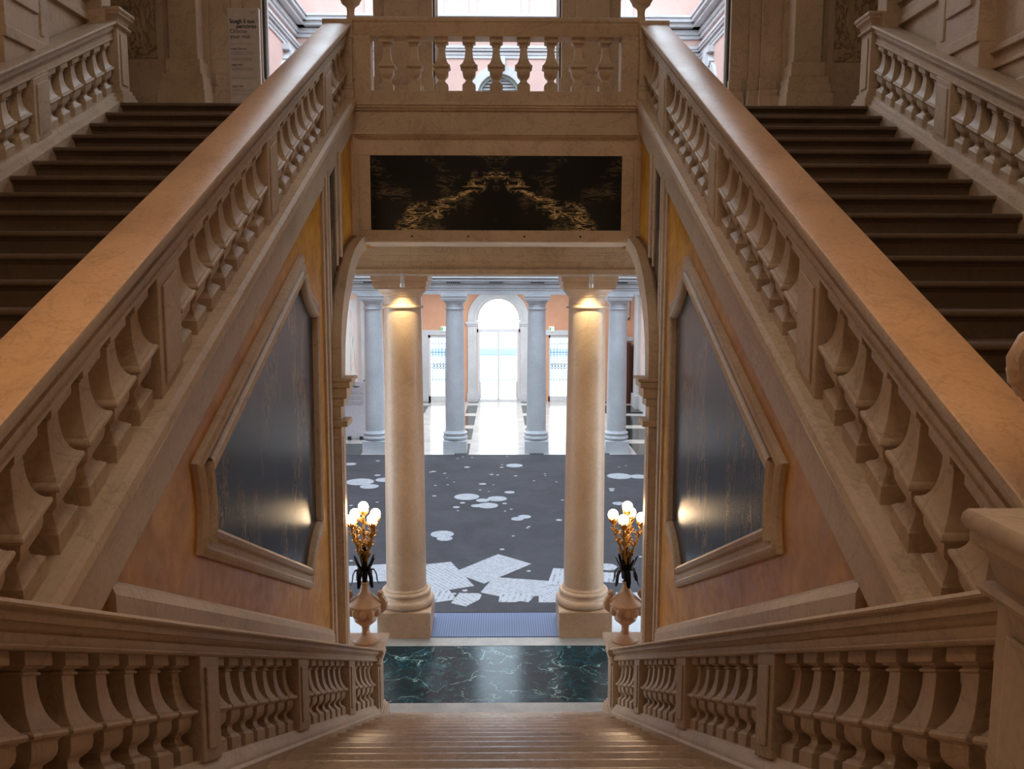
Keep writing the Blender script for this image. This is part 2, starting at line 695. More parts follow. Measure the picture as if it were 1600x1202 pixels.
for s, where in SIDES:
    side = 'left' if s < 0 else 'right'
    a, b = sorted((s * 4.5, s * 4.9))
    m = MB().box(a, b, -3.2, 9.9, 0, 12.6)
    a2, b2 = sorted((s * 5.25, s * 5.6))
    m.box(a2, b2, 9.6, 12.2, ZT - .4, 12.6)
    a3, b3 = sorted((s * 4.9, s * 5.4))
    m.box(a3, b3, 9.5, 9.9, 0, 12.6)
    wall = m.build('wall_' + side, M_STONE, smooth=0)
    struct(wall, 'outer stone wall of the flight ' + ('towards the sign' if s < 0 else 'away from the sign'), 'wall')
    # raised trim on the outer wall: horizontal mouldings and a panelled pedestal

    def hx(x0, x1):
        return tuple(sorted((s * x0, s * x1)))
    m = MB()
    for z0, z1, p in ((7.62, 7.70, .05), (7.70, 7.80, .03), (7.86, 7.90, .06), (7.99, 8.06, .10), (8.06, 8.20, .16)):
        m.box(*hx(4.5 - p, 4.52), 8.75, 10.0, z0, z1)
        m.box(*hx(4.5 - p, 4.52), -1.0, 7.6, z0, z1)
    struct(m.build('trim_1', M_STONE, wall, .008, 0), 'horizontal stone mouldings along the outer wall', 'trim')
    m = MB()
    for z0, z1, p in ((6.10, 6.28, .07), (6.45, 6.53, .05), (6.70, 6.74, .03), (6.84, 6.90, .05)):
        m.box(*hx(4.5 - p, 4.52), -1.0, 8.0, z0, z1)
    struct(m.build('trim_2', M_STONE, wall, .008, 0), 'lower mouldings of the outer wall', 'trim')
    m = MB().box(*hx(4.35, 4.52), 7.85, 8.62, 6.3, 6.95).box(*hx(4.32, 4.52), 7.85, 8.66, 6.95, 7.05)
    m.box(*hx(4.34, 4.52), 7.87, 8.62, 7.05, 8.3)
    m.box(*hx(4.315, 4.35), 7.98, 8.42, 7.30, 8.6).box(*hx(4.325, 4.35), 8.46, 8.52, 7.12, 8.6)
    m.box(*hx(4.34, 4.52), 8.0, 8.5, 8.3, 11)
    struct(m.build('trim_3', M_STONE, wall, .006, 0), 'panelled wall pedestal rising behind the balustrade', 'trim')
    m = MB().box(*hx(4.28, 4.52), 9.72, 10.02, 7.6, 7.75).box(*hx(4.33, 4.52), 9.76, 9.99, 7.75, 11)
    struct(m.build('trim_4', M_STONE, wall, .006, 0), 'slender wall pier at the head of the flight', 'trim')

# ------------------------------------------------------------------ inner walls beneath the upper flights
rib_out = [(8.07, 0), (8.07, 3.87), (8.10, 4.25), (8.18, 4.48), (8.30, 4.65), (8.48, 4.84), (8.72, 5.01), (8.95, 5.125), (9.25, 5.22), (9.62, 5.30)]
rib_in = [(8.27, 0), (8.27, 3.87), (8.32, 4.20), (8.43, 4.42), (8.58, 4.60), (8.82, 4.78), (9.02, 4.94), (9.25, 5.05), (9.50, 5.12), (9.75, 5.16)]
FO = [(7.02, 5.02), (4.44, 3.83)] + qbez((4.44, 3.83), (4.56, 3.58), (4.46, 3.32), 8)[1:] + [(7.02, 2.17)] + qbez((7.02, 2.17), (7.18, 2.52), (7.52, 2.52), 8)[1:] + \
    [(7.56, 4.62)] + qbez((7.56, 4.62), (7.20, 4.66), (7.02, 5.02), 8)[1:-1]


def offset_poly(poly, d):
    n = len(poly)
    A = sum(poly[i][0] * poly[(i + 1) % n][1] - poly[(i + 1) % n][0] * poly[i][1] for i in range(n))
    sg = 1 if A > 0 else -1
    out = []
    for i in range(n):
        p0, p1, p2 = Vector(poly[i - 1]), Vector(poly[i]), Vector(poly[(i + 1) % n])
        e1, e2 = (p1 - p0).normalized(), (p2 - p1).normalized()
        n1, n2 = Vector((-e1.y, e1.x)) * sg, Vector((-e2.y, e2.x)) * sg
        k = 1 + n1.dot(n2)
        q = (n1 + n2) / max(k, .35)
        out.append(tuple(p1 + q * d))
    return out


def frame_x(m, poly, prof, X, s, mi=0):
    """mitred moulding round poly in the plane x = s*X; prof: (inset, projection towards the stairs)."""
    n = len(poly)
    rings = []
    for ins, pr in prof:
        rings.append([(s * (X - pr), y, z) for y, z in offset_poly(poly, ins)])
    vs = [p for r in rings for p in r]
    fs = []
    for k in range(len(rings) - 1):
        for i in range(n):
            j = (i + 1) % n
            fs.append((k * n + i, k * n + j, (k + 1) * n + j, (k + 1) * n + i))
    m.add(vs, fs, mi)


for s, where in SIDES:
    side = 'left' if s < 0 else 'right'
    tail = 'towards the sign' if s < 0 else 'away from the sign'

    def hx(x0, x1):
        return tuple(sorted((s * x0, s * x1)))
    poly = [(2.23, 0)] + [(8.27, 0)] + rib_in[1:] + [(10.95, 5.22), (10.95, ZT - .1), (9.75, ZT - .1), (2.23, 2.05 + T * 2.23)]
    wall = MB().prism(poly, 'x', *hx(1.60, 1.82)).build('wall_' + side, M_OCHRE, smooth=0)
    struct(wall, 'polished ochre plaster wall under the flight ' + tail, 'wall')
    # raking stone border along the foot of the plaster
    m = MB().prism([(s * 1.555, 5.12), (s * 1.575, 5.17), (s * 1.60, 5.19), (s * 1.62, 5.19), (s * 1.62, 4.4), (s * 1.555, 4.4)], 'y', 3.42, 7.88, -T)
    struct(m.build('baseboard_' + side, M_STONE, wall, 0, 0), 'raking stone skirting of the ochre wall', 'baseboard')
    # stringer: raking stone band under the balustrade
    m = MB().prism([(s * 1.60, 1.885), (s * 1.575, 1.885), (s * 1.568, 1.90), (s * 1.568, 2.09), (s * 1.560, 2.10), (s * 1.560, 2.15), (s * 1.535, 2.17), (s * 1.525, 2.20), (s * 1.535, 2.235), (s * 1.56, 2.262), (s * 1.87, 2.262), (s * 1.87, 2.0), (s * 1.85, 1.885)], 'y', 2.0, 9.70, T)
    struct(m.build('trim_1', M_STONE, wall, 0, 0), 'raking stone band between ochre wall and balustrade', 'trim')
    # upright stone strips with a dark marble inlay
    m = MB().box(*hx(1.575, 1.61), 7.88, 7.94, 0, 5.70).box(*hx(1.555, 1.61), 7.94, 8.01, 0, 5.74).box(*hx(1.57, 1.61), 8.01, 8.08, 0, 5.78).box(*hx(1.56, 1.61), 8.08, 8.15, 4.0, 5.82)
    m.box(*hx(1.57, 1.61), 8.50, 8.57, 4.95, 6.03).box(*hx(1.545, 1.61), 8.57, 8.66, 5.04, 6.06).box(*hx(1.57, 1.61), 8.66, 8.72, 5.1, 6.1)
    m.box(*hx(1.56, 1.61), 9.56, 9.70, 5.3, 6.6)
    struct(m.build('trim_2', M_STONE, wall, .006, 0), 'upright stone strips framing a narrow marble inlay', 'trim')
    m = MB().prism([(8.16, 3.9), (8.16, 5.86), (8.50, 6.02), (8.50, 4.6)], 'x', *hx(1.588, 1.61))
    struct(m.build('trim_3', M_PANEL, wall, 0, 0), 'narrow dark marble inlay between the stone strips', 'trim')
    # the jamb with its impost and the rising quadrant rib
    m = MB().prism([(8.07, 0), (8.27, 0), (8.27, 3.86), (8.07, 3.86)], 'x', *hx(1.485, 1.70))
    m.box(*hx(1.477, 1.5), 8.11, 8.235, .6, 3.30)
    m.box(*hx(1.51, 1.57), 8.062, 8.1, .6, 3.30)
    for z0, z1, p in ((3.40, 3.46, .05), (3.60, 3.68, .02), (3.68, 3.78, .05), (3.78, 3.84, .08), (3.84, 3.87, .10)):
        m.box(*hx(1.475 - p, 1.75), 8.07 - p * .3, 8.27 + p * 1.2, z0, z1)
    jb = m.build('trim_4', M_STONE, wall, .006, 0)
    struct(jb, 'moulded stone jamb with projecting impost', 'trim')
    poly = rib_out[1:] + rib_in[:0:-1]
    m = MB().prism(poly, 'x', *hx(1.475, 1.70))
    po = rib_out[1:] + [(p[0] + .035, p[1] - .07) for p in rib_out[:0:-1]]
    m.prism(po, 'x', *hx(1.565, 1.72))
    struct(m.build('trim_5', M_STONE, wall, 0, 50), 'curved stone rib rising from the jamb to the bridge', 'trim')
    # marble panel in its moulded frame
    t = thing('wall_panel', (s * 1.6, 6.2, 3.6), 'tall tapering dark marble panel in a moulded stone frame, ' + where, 'wall panel', 'marble panels on the ochre walls')
    m = MB()
    frame_x(m, FO, [(0, 0), (0, .03), (.02, .045), (.045, .05), (.06, .035), (.10, .03), (.115, .055), (.145, .065), (.165, .05), (.175, .012), (.175, 0)], 1.6, s)
    m.build('frame', M_STONE, t, 0, 40)
    MB().prism(offset_poly(FO, .15), 'x', *hx(1.590, 1.62)).build('marble_slab', M_PANEL, t, 0, 0)


# ------------------------------------------------------------------ flights of steps
def flight(name, label, x0, x1, ysteps, g, r, up, mat):
    """ysteps: list of (nosing y, nosing z); g tread depth. up: +1 rises away from the camera."""
    y0, z0 = ysteps[0]
    root = thing(name, ((x0 + x1) / 2, y0, min(z for _, z in ysteps)), label, 'stairs')
    proto = None
    for y, z in ysteps:
        # profile in (y', z): front at nosing; body runs back under next step
        prof = [(0.0, -.024), (.002, -.014), (.008, -.006), (.018, -.0015), (.034, 0), (.0 + g + .05, 0), (g + .05, -r - .05), (.055, -r - .05), (.055, -.075), (.035, -.06), (.032, -.05), (.012, -.047), (0, -.036)]
        if proto is None:
            m = MB().prism([(y + up * p, z + q) for p, q in prof], 'x', x0, x1)
            proto = m.build('step', mat, root, 0, 50)
            py, pz = y, z
        else:
            c = proto.copy()
            COL.objects.link(c)
            c.parent = root
            c.location = (0, y - py, z - pz)
    return root


g = .3747
r = .17778
low = [(8.97 - k * g, k * r) for k in range(1, 19)]          # nosing faces the foot of the flight
flight('stair_flight', 'wide central flight of worn stone steps going down to the court', -1.235, 1.235, low, g, r, -1, M_STEP)
MB_under = MB().prism([(2.23, 2.9), (2.23, 2.7), (8.2, -.1), (8.97, -.1), (8.97, 0)], 'x', -1.6, 1.6)
struct(MB_under.build('floor', M_STEP, smooth=0), 'sloping underside of the central flight', 'floor')
n_up = 20
r2 = (ZT - ZM) / n_up
g2 = r2 / T
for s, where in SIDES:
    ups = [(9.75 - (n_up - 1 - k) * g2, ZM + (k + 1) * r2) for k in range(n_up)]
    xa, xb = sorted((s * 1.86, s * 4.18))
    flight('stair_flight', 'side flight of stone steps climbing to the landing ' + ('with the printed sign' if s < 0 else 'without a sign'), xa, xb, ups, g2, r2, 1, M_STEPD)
    a, b = sorted((s * 1.8, s * 4.5))
    st = MB().prism([(2.0, 3.0), (2.4, 2.75), (9.9, 6.2), (9.9, 6.4), (9.6, 6.45), (2.6, 3.1)], 'x', a, b)
    struct(st.build('ceiling', M_CEIL, smooth=0), 'sloping underside of the side flight', 'ceiling')

# ------------------------------------------------------------------ balustrades
BAL = [(.124, 0), (.124, .135), (.112, .145), (.104, .16), (.080, .18), (.066, .205), (.062, .235), (.070, .262), (.100, .295), (.118, .33), (.124, .37), (.124, .425),
       (.134, .432), (.134, .440), (.152, .447), (.162, .458), (.166, .474), (.162, .490), (.152, .500), (.138, .503), (.136, .514), (.120, .535), (.102, .572), (.086, .62), (.075, .68), (.067, .76), (.064, .845),
       (.078, .85), (.082, .86), (.078, .87), (.068, .873), (.070, .886), (.092, .893), (.098, .905), (.120, .91), (.124, .92), (.124, 1.0)]


def bal_prof(h, wscale=1.0, bulge=1.0):
    return [(w * h * wscale * (bulge if w > .11 else 1), z * h) for w, z in BAL]


def rail_profile(s, xi, xo, top, h):
    """moulded hand rail cross-section, mirrored on both faces."""
    k = h / .20
    q = [(.012, 0), (.004, -.005), (0, -.018), (.003, -.030), (.012, -.036), (.024, -.038), (.024, -.046), (.028, -.048), (.030, -.082), (.046, -.084), (.048, -.092), (.052, -.104),
         (.064, -.118), (.066, -.128), (.054, -.130), (.056, -.172), (.048, -.174), (.046, -.182), (.050, -.192), (.058, -.2)]
    q = [(a, b * k) for a, b in q]
    lft = [(xi + a, top + b) for a, b in q]
    rgt = [(xo - a, top + b) for a, b in q][::-1]
    return [(s * x, z) for x, z in lft + rgt]


def balustrade(label, s, t, top, under, foot, xi, xo, xc, wb, y0, y1, piers, counts, base=None, newels=(), mat_rail=None, cat='balustrade', joints=()):
    root = thing('stair_balustrade', (s * xc, (y0 + y1) / 2, foot + t * (y0 + y1) / 2), label, cat, 'stone balustrades of the staircase')
    hr = MB().prism(rail_profile(s, xi, xo, top, top - under), 'y', y0, y1, t)
    for q in (2, len(hr.m) - 1, len(hr.m) - 2):      # only the worn upper surface is polished
        hr.m[q] = 1
    hr.build('handrail', [M_STONE, mat_rail or M_RAIL], root, 0, 40)
    if base:
        MB().prism([(s * x, z) for x, z in base], 'y', y0, y1, t).build('base_rail', M_STONE, root, 0, 30)
    h = under - foot
    proto = None
    for a, b in piers:
        hw = .075 if not wb else wb
        m = MB().box(*sorted((s * (xc - .105), s * (xc + .105))), a, b, foot - .01, under + .01, t)
        sub = MB()
        for sx in (-1, 1):
            x0 = xc + sx * .105
            sub.box(*sorted((s * x0, s * (x0 + sx * .011))), a + .05, b - .05, foot + .05, under - .05, t)
        m.add(sub.v, sub.f)
        m.build('pier', M_STONE, root, .006, 0)
    edges = [y0] + [e for p in piers for e in p] + [y1]
    for k, cnt in enumerate(counts):
        a, b = edges[2 * k], edges[2 * k + 1]
        for i in range(cnt):
            y = a + (b - a) * (i + .5) / cnt
            if proto is None:
                pm = MB().square(bal_prof(h, wb), (0, 0, 0), t)
                o = pm.build('baluster', M_STONE, None, .003, 28)
                o.parent = root
                proto = o
            else:
                o = proto.copy()
                COL.objects.link(o)
                o.parent = root
            o.location = Vector((s * xc, y, foot + t * y)) - root.location
    return root


def newel(root, x0, x1, y0, y1, z0, z1, name='newel_post', cap=.05, plinth=None, mat=None):
    """square pedestal with die panels, moulded cap and spreading foot."""
    m = MB().box(x0, x1, y0, y1, z0, z1 - .12)
    for sx, x in ((-1, x0), (1, x1)):
        m.box(*sorted((x, x + sx * .014)), y0 + .06, y1 - .06, z0 + .22, z1 - .26)
    for sy, y in ((-1, y0), (1, y1)):
        m.box(x0 + .06, x1 - .06, *sorted((y, y + sy * .014)), z0 + .22, z1 - .26)
    o = m.build(name, M_STONE, root, .006, 0)
    m = MB()
    pr = [(-.20, 0), (-.195, cap * .45), (-.18, cap * .6), (-.165, cap * .45), (-.16, .004), (-.13, .012), (-.10, cap * .35), (-.08, cap * .75), (-.075, cap * .85), (-.05, cap * .88), (-.046, cap), (-.03, cap * 1.15), (-.012, cap * 1.1), (0, cap * .95)]
    vs, fs = [], []
    for z, p in pr:
        vs += [(x0 - p, y0 - p, z1 + z), (x1 + p, y0 - p, z1 + z), (x1 + p, y1 + p, z1 + z), (x0 - p, y1 + p, z1 + z)]
    for q in range(len(pr) - 1):
        for k in range(4):
            fs.append((q * 4 + k, q * 4 + (k + 1) % 4, q * 4 + 4 + (k + 1) % 4, q * 4 + 4 + k))
    fs += [(0, 1, 2, 3), tuple(len(pr) * 4 - 4 + k for k in range(4))]
    m.add(vs, fs)
    m.build('cap', mat or M_STONE, o, 0, 40)
    m = MB()
    for a, b, p in ((0, .10, cap), (.10, .14, cap * .7), (.14, .18, cap * .35)):
        m.box(x0 - p, x1 + p, y0 - p, y1 + p, z0 + a, z0 + b)
    m.build('foot', M_STONE, o, .008, 0)
    return o


up_piers = [(4.13, 4.42), (6.18, 6.46), (8.20, 8.58)]
lo_piers = [(3.55, 3.78), (5.27, 5.53), (7.03, 7.29)]
for s, where in SIDES:
    flag = 'with the printed sign' if s < 0 else 'without a sign'
    b = balustrade('broad topped raking balustrade beside the well, up to the landing ' + flag, s, T, 3.05, 2.84, 2.26, 1.56, 1.85, 1.71, 1.10,
                   2.33, 9.52, up_piers, (7, 7, 7, 4))
    newel(b, *sorted((s * 1.57, s * 1.85)), 2.02, 2.33, ZM, 4.165, cap=.02)
    newel(b, *sorted((s * 1.56, s * 1.86)), 9.52, 9.84, ZT, 7.60, cap=.012)
    b = balustrade('low raking balustrade closing the central flight, ' + where, s, -T, 4.99, 4.85, 4.36, 1.205, 1.53, 1.37, 1.15,
                   1.85, 8.60, lo_piers, (8, 7, 7, 5),
                   base=[(1.235, 4.10), (1.235, 4.27), (1.25, 4.285), (1.255, 4.31), (1.27, 4.33), (1.29, 4.362), (1.47, 4.362), (1.56, 4.33), (1.56, 4.0), (1.235, 3.9)])
    newel(b, *sorted((s * 1.25, s * 1.56)), 8.58, 8.92, -.0, .93, cap=.06)
    newel(b, *sorted((s * 1.20, s * 1.58)), 1.45, 1.86, ZM, 4.275, cap=.055)
    b = balustrade('outer raking balustrade against the hall wall, up to the landing ' + flag, s, T, 3.0, 2.79, 2.235, 4.2, 4.46, 4.34, 1.08,
                   4.0, 9.82, [(6.0, 6.28), (8.08, 8.36)], (7, 7, 6),
                   base=[(4.18, 1.9), (4.18, 2.14), (4.20, 2.15), (4.21, 2.19), (4.235, 2.20), (4.245, 2.237), (4.46, 2.237), (4.46, 1.9)], mat_rail=M_STONE)
    newel(b, *sorted((s * 4.21, s * 4.47)), 9.84, 10.10, ZT, 7.80, cap=.06, mat=M_STONE)

# ------------------------------------------------------------------ the bridge between the flights
YB = 9.6
root = thing('bridge_balustrade', (0, YB, 6.75), 'level balustrade of nine balusters on the bridge over the central flight', 'balustrade')
m = MB()
prf = [(YB - .03, 7.644), (YB - .045, 7.625), (YB - .04, 7.60), (YB - .02, 7.585), (YB - .015, 7.555), (YB + .005, 7.53), (YB + .01, 7.47), (YB + .02, 7.457), (YB + .24, 7.457), (YB + .27, 7.60), (YB + .28, 7.644)]
m.prism(prf, 'x', -1.56, 1.56)
m.build('handrail', M_STONE, root, 0, 40)
m = MB().box(-1.56, 1.56, YB, YB + .26, 6.755, 6.877)
m.build('base_rail', M_STONE, root, .006, 0)
for sx in (-1, 1):
    MB().box(*sorted((sx * 1.375, sx * 1.56)), YB + .01, YB + .25, 6.87, 7.46).build('pier', M_STONE, root, .006, 0)
proto = None
for k in range(-4, 5):
    if proto is None:
        proto = MB().square([(w * .58 * 1.0, z * .58) for w, z in BAL]).build('baluster', M_STONE, None, .003, 28)
        o = proto
    else:
        o = proto.copy()
        COL.objects.link(o)
    o.parent = root
    o.location = Vector((k * .302, YB + .13, 6.877)) - root.location

br = MB()
br.box(-1.60, 1.60, YB + .04, 10.95, 5.235, 6.76)
# ledges and mouldings of the face
for z0, z1, p in ((6.715, 6.755, .05), (6.69, 6.715, .035), (6.665, 6.69, .015), (6.425, 6.447, .02), (6.40, 6.425, .05), (6.385, 6.40, .035), (6.370, 6.385, .015)):
    br.box(-1.60, 1.60, YB - p, YB + .05, z0, z1)
br.box(-1.585, 1.585, YB + .01, YB + .05, 6.447, 6.665)
br.box(-1.585, 1.585, YB + .012, YB + .05, 6.185, 6.37)
br.box(-1.585, 1.585, YB + .012, YB + .05, 5.24, 5.368)
for sx in (-1, 1):
    br.box(*sorted((sx * 1.40, sx * 1.53)), YB + .012, YB + .05, 5.368, 6.185)
    br.box(*sorted((sx * 1.53, sx * 1.60)), YB - .01, YB + .05, 5.24, 6.37)
bridge = struct(br.build('wall_front', M_STONE, None, .004, 0), 'stone face of the bridge above the opening to the court', 'wall')
hl = MB()
for x in (-1.53, -.944, -.315, .315, .944, 1.53):
    if abs(x) > .01:
        hl.lathe([(.012, 0), (.012, .02)], (0, 0, 0), 10)
        n0 = len(hl.v) - 20
        for i in range(n0, len(hl.v)):
            q = hl.v[i]
            hl.v[i] = (x + q[0], YB + .009 + q[2] * .2, 5.30 + q[1])
struct(hl.build('trim_1', M_DARKCR, bridge, 0, 0), 'small dark fixing holes under the panel', 'trim')
t = thing('marble_panel', (0, YB + .03, 5.368), 'long black marble panel with gold veins set in the bridge face', 'wall panel')
MB().box(-1.40, 1.40, YB + .024, YB + .06, 5.368, 6.185).build('marble_slab', M_GOLD, t, 0, 0)

# finials on the bridge's corner posts
fin = thing('stone_finial', (-1.59, 9.68, 7.60), 'stone vase finial on the post where bridge and sign side balustrade meet', 'finial', 'finials at the ends of the bridge')
fp = [(.11, 0), (.11, .02), (.085, .03), (.05, .045), (.043, .07), (.040, .11), (.043, .15), (.055, .175), (.085, .195), (.10, .21), (.105, .23), (.125, .26), (.14, .31), (.135, .37), (.10, .42), (.06, .45), (.055, .50), (.075, .53), (.075, .55), (.03, .60), (.001, .64)]
MB().lathe(fp, (-1.59, 9.68, 7.60), 24).build('vase', M_STONE, fin, 0, 50)
f2 = copy_tree(fin, None, (1.59, 9.68, 7.60))
f2['label'] = 'stone vase finial on the bridge post opposite the sign side'

# ------------------------------------------------------------------ beam on the two near columns
m = MB().box(-3.2, 3.2, 10.98, 11.60, 4.89, 5.30)
m.box(-3.2, 3.2, 10.92, 10.99, 5.16, 5.235).box(-3.2, 3.2, 10.94, 10.99, 5.135, 5.16).box(-3.2, 3.2, 10.965, 10.99, 5.06, 5.135).box(-3.2, 3.2, 10.945, 10.99, 4.89, 4.955)
beam = struct(m.build('trim_5', M_STONE, None, .004, 0), 'stone beam resting on the two near columns', 'beam')
struct(MB().box(-3.2, 3.2, 10.94, 10.975, 4.862, 4.892).build('trim_6', M_METAL, beam, 0, 0), 'thin white strip standing in for the lit lower edge of the beam', 'trim')  # light along the soffit edge, put in as a white strip
for x, lab in ((-1.21, 'small white spotlight under the beam over the column on the sign side'), (1.21, 'small white spotlight under the beam over the column opposite')):
    sp = thing('spotlight', (x, 10.92, 4.86), lab, 'spotlight', 'spotlights under the beam')
    MB().box(x - .022, x + .022, 10.90, 10.94, 4.76, 4.90).build('bracket', M_METAL, sp, .004, 0)
    MB().lathe([(.026, 0), (.03, .03), (.03, .05)], (x, 10.92, 4.72), 14).build('lamp_head', M_METAL, sp)
    lamp('spotlight_beam', 'SPOT', (x, 10.80, 4.74), 42, (1.0, .82, .5), (x, 11.1, 3.7), spot=95, blend=.6, radius=.03)


# ------------------------------------------------------------------ columns
def column(loc, label, H, ra, rb, pl, mats, cat='column', group=None, capw=1.0):
    """Tuscan column: plinth, moulded base, tapering shaft, capital."""
    x, y = loc
    t = thing('column', (x, y, 0), label, cat, group)
    ph = pl[1]
    w = pl[0] / 2
    MB().box(x - w, x + w, y - w, y + w, 0, ph - .01).box(x - w + .012, x + w - .012, y - w + .012, y + w - .012, ph - .02, ph).build('plinth', mats, t, .008, 0)
    hb = rb * .95
    bp = [(w * .985, 0)]
    bp += [(w * .90 + hb * .22 * math.cos(a), hb * .24 + hb * .23 * math.sin(a)) for a in [R(-80 + 16 * i) for i in range(11)]]
    bp += [(rb * 1.20, hb * .50), (rb * 1.16, hb * .55), (rb * 1.16, hb * .60)]
    bp += [(rb * 1.14 + hb * .10 * math.cos(a), hb * .72 + hb * .11 * math.sin(a)) for a in [R(-80 + 20 * i) for i in range(9)]]
    bp += [(rb * 1.08, hb * .85), (rb * 1.08, hb * .90), (rb * 1.01, hb * 1.0)]
    MB().lathe(bp, (x, y, ph), 56).build('base', mats, t)
    z0 = ph + hb
    hc = ra * 1.70
    z1 = H - hc
    sh = [(rb, 0)]
    for i in range(1, 21):
        u = i / 20
        sh.append((rb - (rb - ra) * (u ** 1.6), (z1 - z0) * u))
    MB().lathe(sh, (x, y, z0), 56).build('shaft', mats, t)
    cp = [(ra, 0), (ra * 1.10, .0), (ra * 1.14, hc * .03), (ra * 1.14, hc * .07), (ra * 1.10, hc * .09), (ra * 1.0, hc * .11), (ra * 1.0, hc * .36), (ra * 1.08, hc * .38), (ra * 1.08, hc * .42),
          (ra * 1.12, hc * .44), (ra * 1.22, hc * .50), (ra * 1.30, hc * .56), (ra * 1.34, hc * .62)]
    c = MB().lathe(cp, (x, y, z1), 56)
    a = ra * 1.42 * capw
    c.box(x - a * .96, x + a * .96, y - a * .96, y + a * .96, z1 + hc * .60, z1 + hc * .70)
    c.box(x - a, x + a, y - a, y + a, z1 + hc * .68, z1 + hc * .86)
    c.box(x - a * 1.06, x + a * 1.06, y - a * 1.06, y + a * 1.06, z1 + hc * .86, H)
    c.build('capital', mats, t, .004, 35)
    return t


column((-1.255, 11.30), 'warm tan stone column behind the urn on the sign side', 4.862, .245, .274, (.72, .37), M_COL, group='near columns of the court')
column((1.20, 11.30), 'warm tan stone column behind the urn opposite the sign side', 4.862, .245, .274, (.72, .37), M_COL, group='near columns of the court')
FX = [(-5.8, 'pale column, second past the white signboard'), (-3.50, 'pale bluish column beside the white signboard'), (-1.24, 'pale bluish column between signboard column and the glazed door'),
      (1.05, 'pale bluish column just beyond the glazed door, next to the wider gap of the hall'), (3.32, 'pale bluish column before the dark red cabinet')]
for x, lab in FX[1:]:
    column((x, 23.62), lab, 4.44, .245, .275, (.66, .36), M_WHITE_ST, group='far columns of the court')

# ------------------------------------------------------------------ urns and candelabra
def ball_globe(m, c, r=.056):
    m.sphere(c, r, 16)


def make_urn(loc, label):
    x, y, z = loc
    t = thing('stone_urn', loc, label, 'urn', 'urns carrying candelabra')
    prof = [(.140, 0), (.140, .02), (.128, .035), (.118, .04), (.10, .055), (.075, .068), (.052, .085), (.042, .115), (.040, .15), (.048, .18), (.064, .19), (.064, .20), (.085, .21), (.115, .235), (.122, .255), (.112, .28), (.100, .295),
            (.115, .305), (.155, .335), (.178, .375), (.184, .405), (.186, .43), (.170, .445), (.158, .455), (.125, .485), (.092, .515), (.064, .545), (.048, .575), (.040, .61), (.036, .64), (.044, .65), (.044, .665), (.001, .668)]
    MB().lathe(prof, loc, 40).build('body', M_URN, t)
    m = MB()
    # raised lobes round the belly
    for k in range(12):
        a = 2 * math.pi * k / 12
        m.sphere((x + .160 * math.cos(a), y + .160 * math.sin(a), z + .365), .040, 10, 0, (1, 1, 1.5))
    m.build('gadroon_lobe_pattern', M_URN, t)
    for sx in (-1, 1):
        pts = [(x + sx * .170, y, z + .35), (x + sx * .205, y, z + .38), (x + sx * .212, y, z + .43), (x + sx * .190, y, z + .48), (x + sx * .165, y, z + .50), (x + sx * .150, y, z + .525), (x + sx * .165, y, z + .545), (x + sx * .182, y, z + .535)]
        m = MB().tube(pts, [.032, .036, .034, .030, .026, .028, .030, .02], 10)
        m.sphere((x + sx * .165, y, z + .535), .036, 12)
        m.sphere((x + sx * .205, y, z + .40), .038, 12)
        m.build('handle', M_URN, t)
    return t


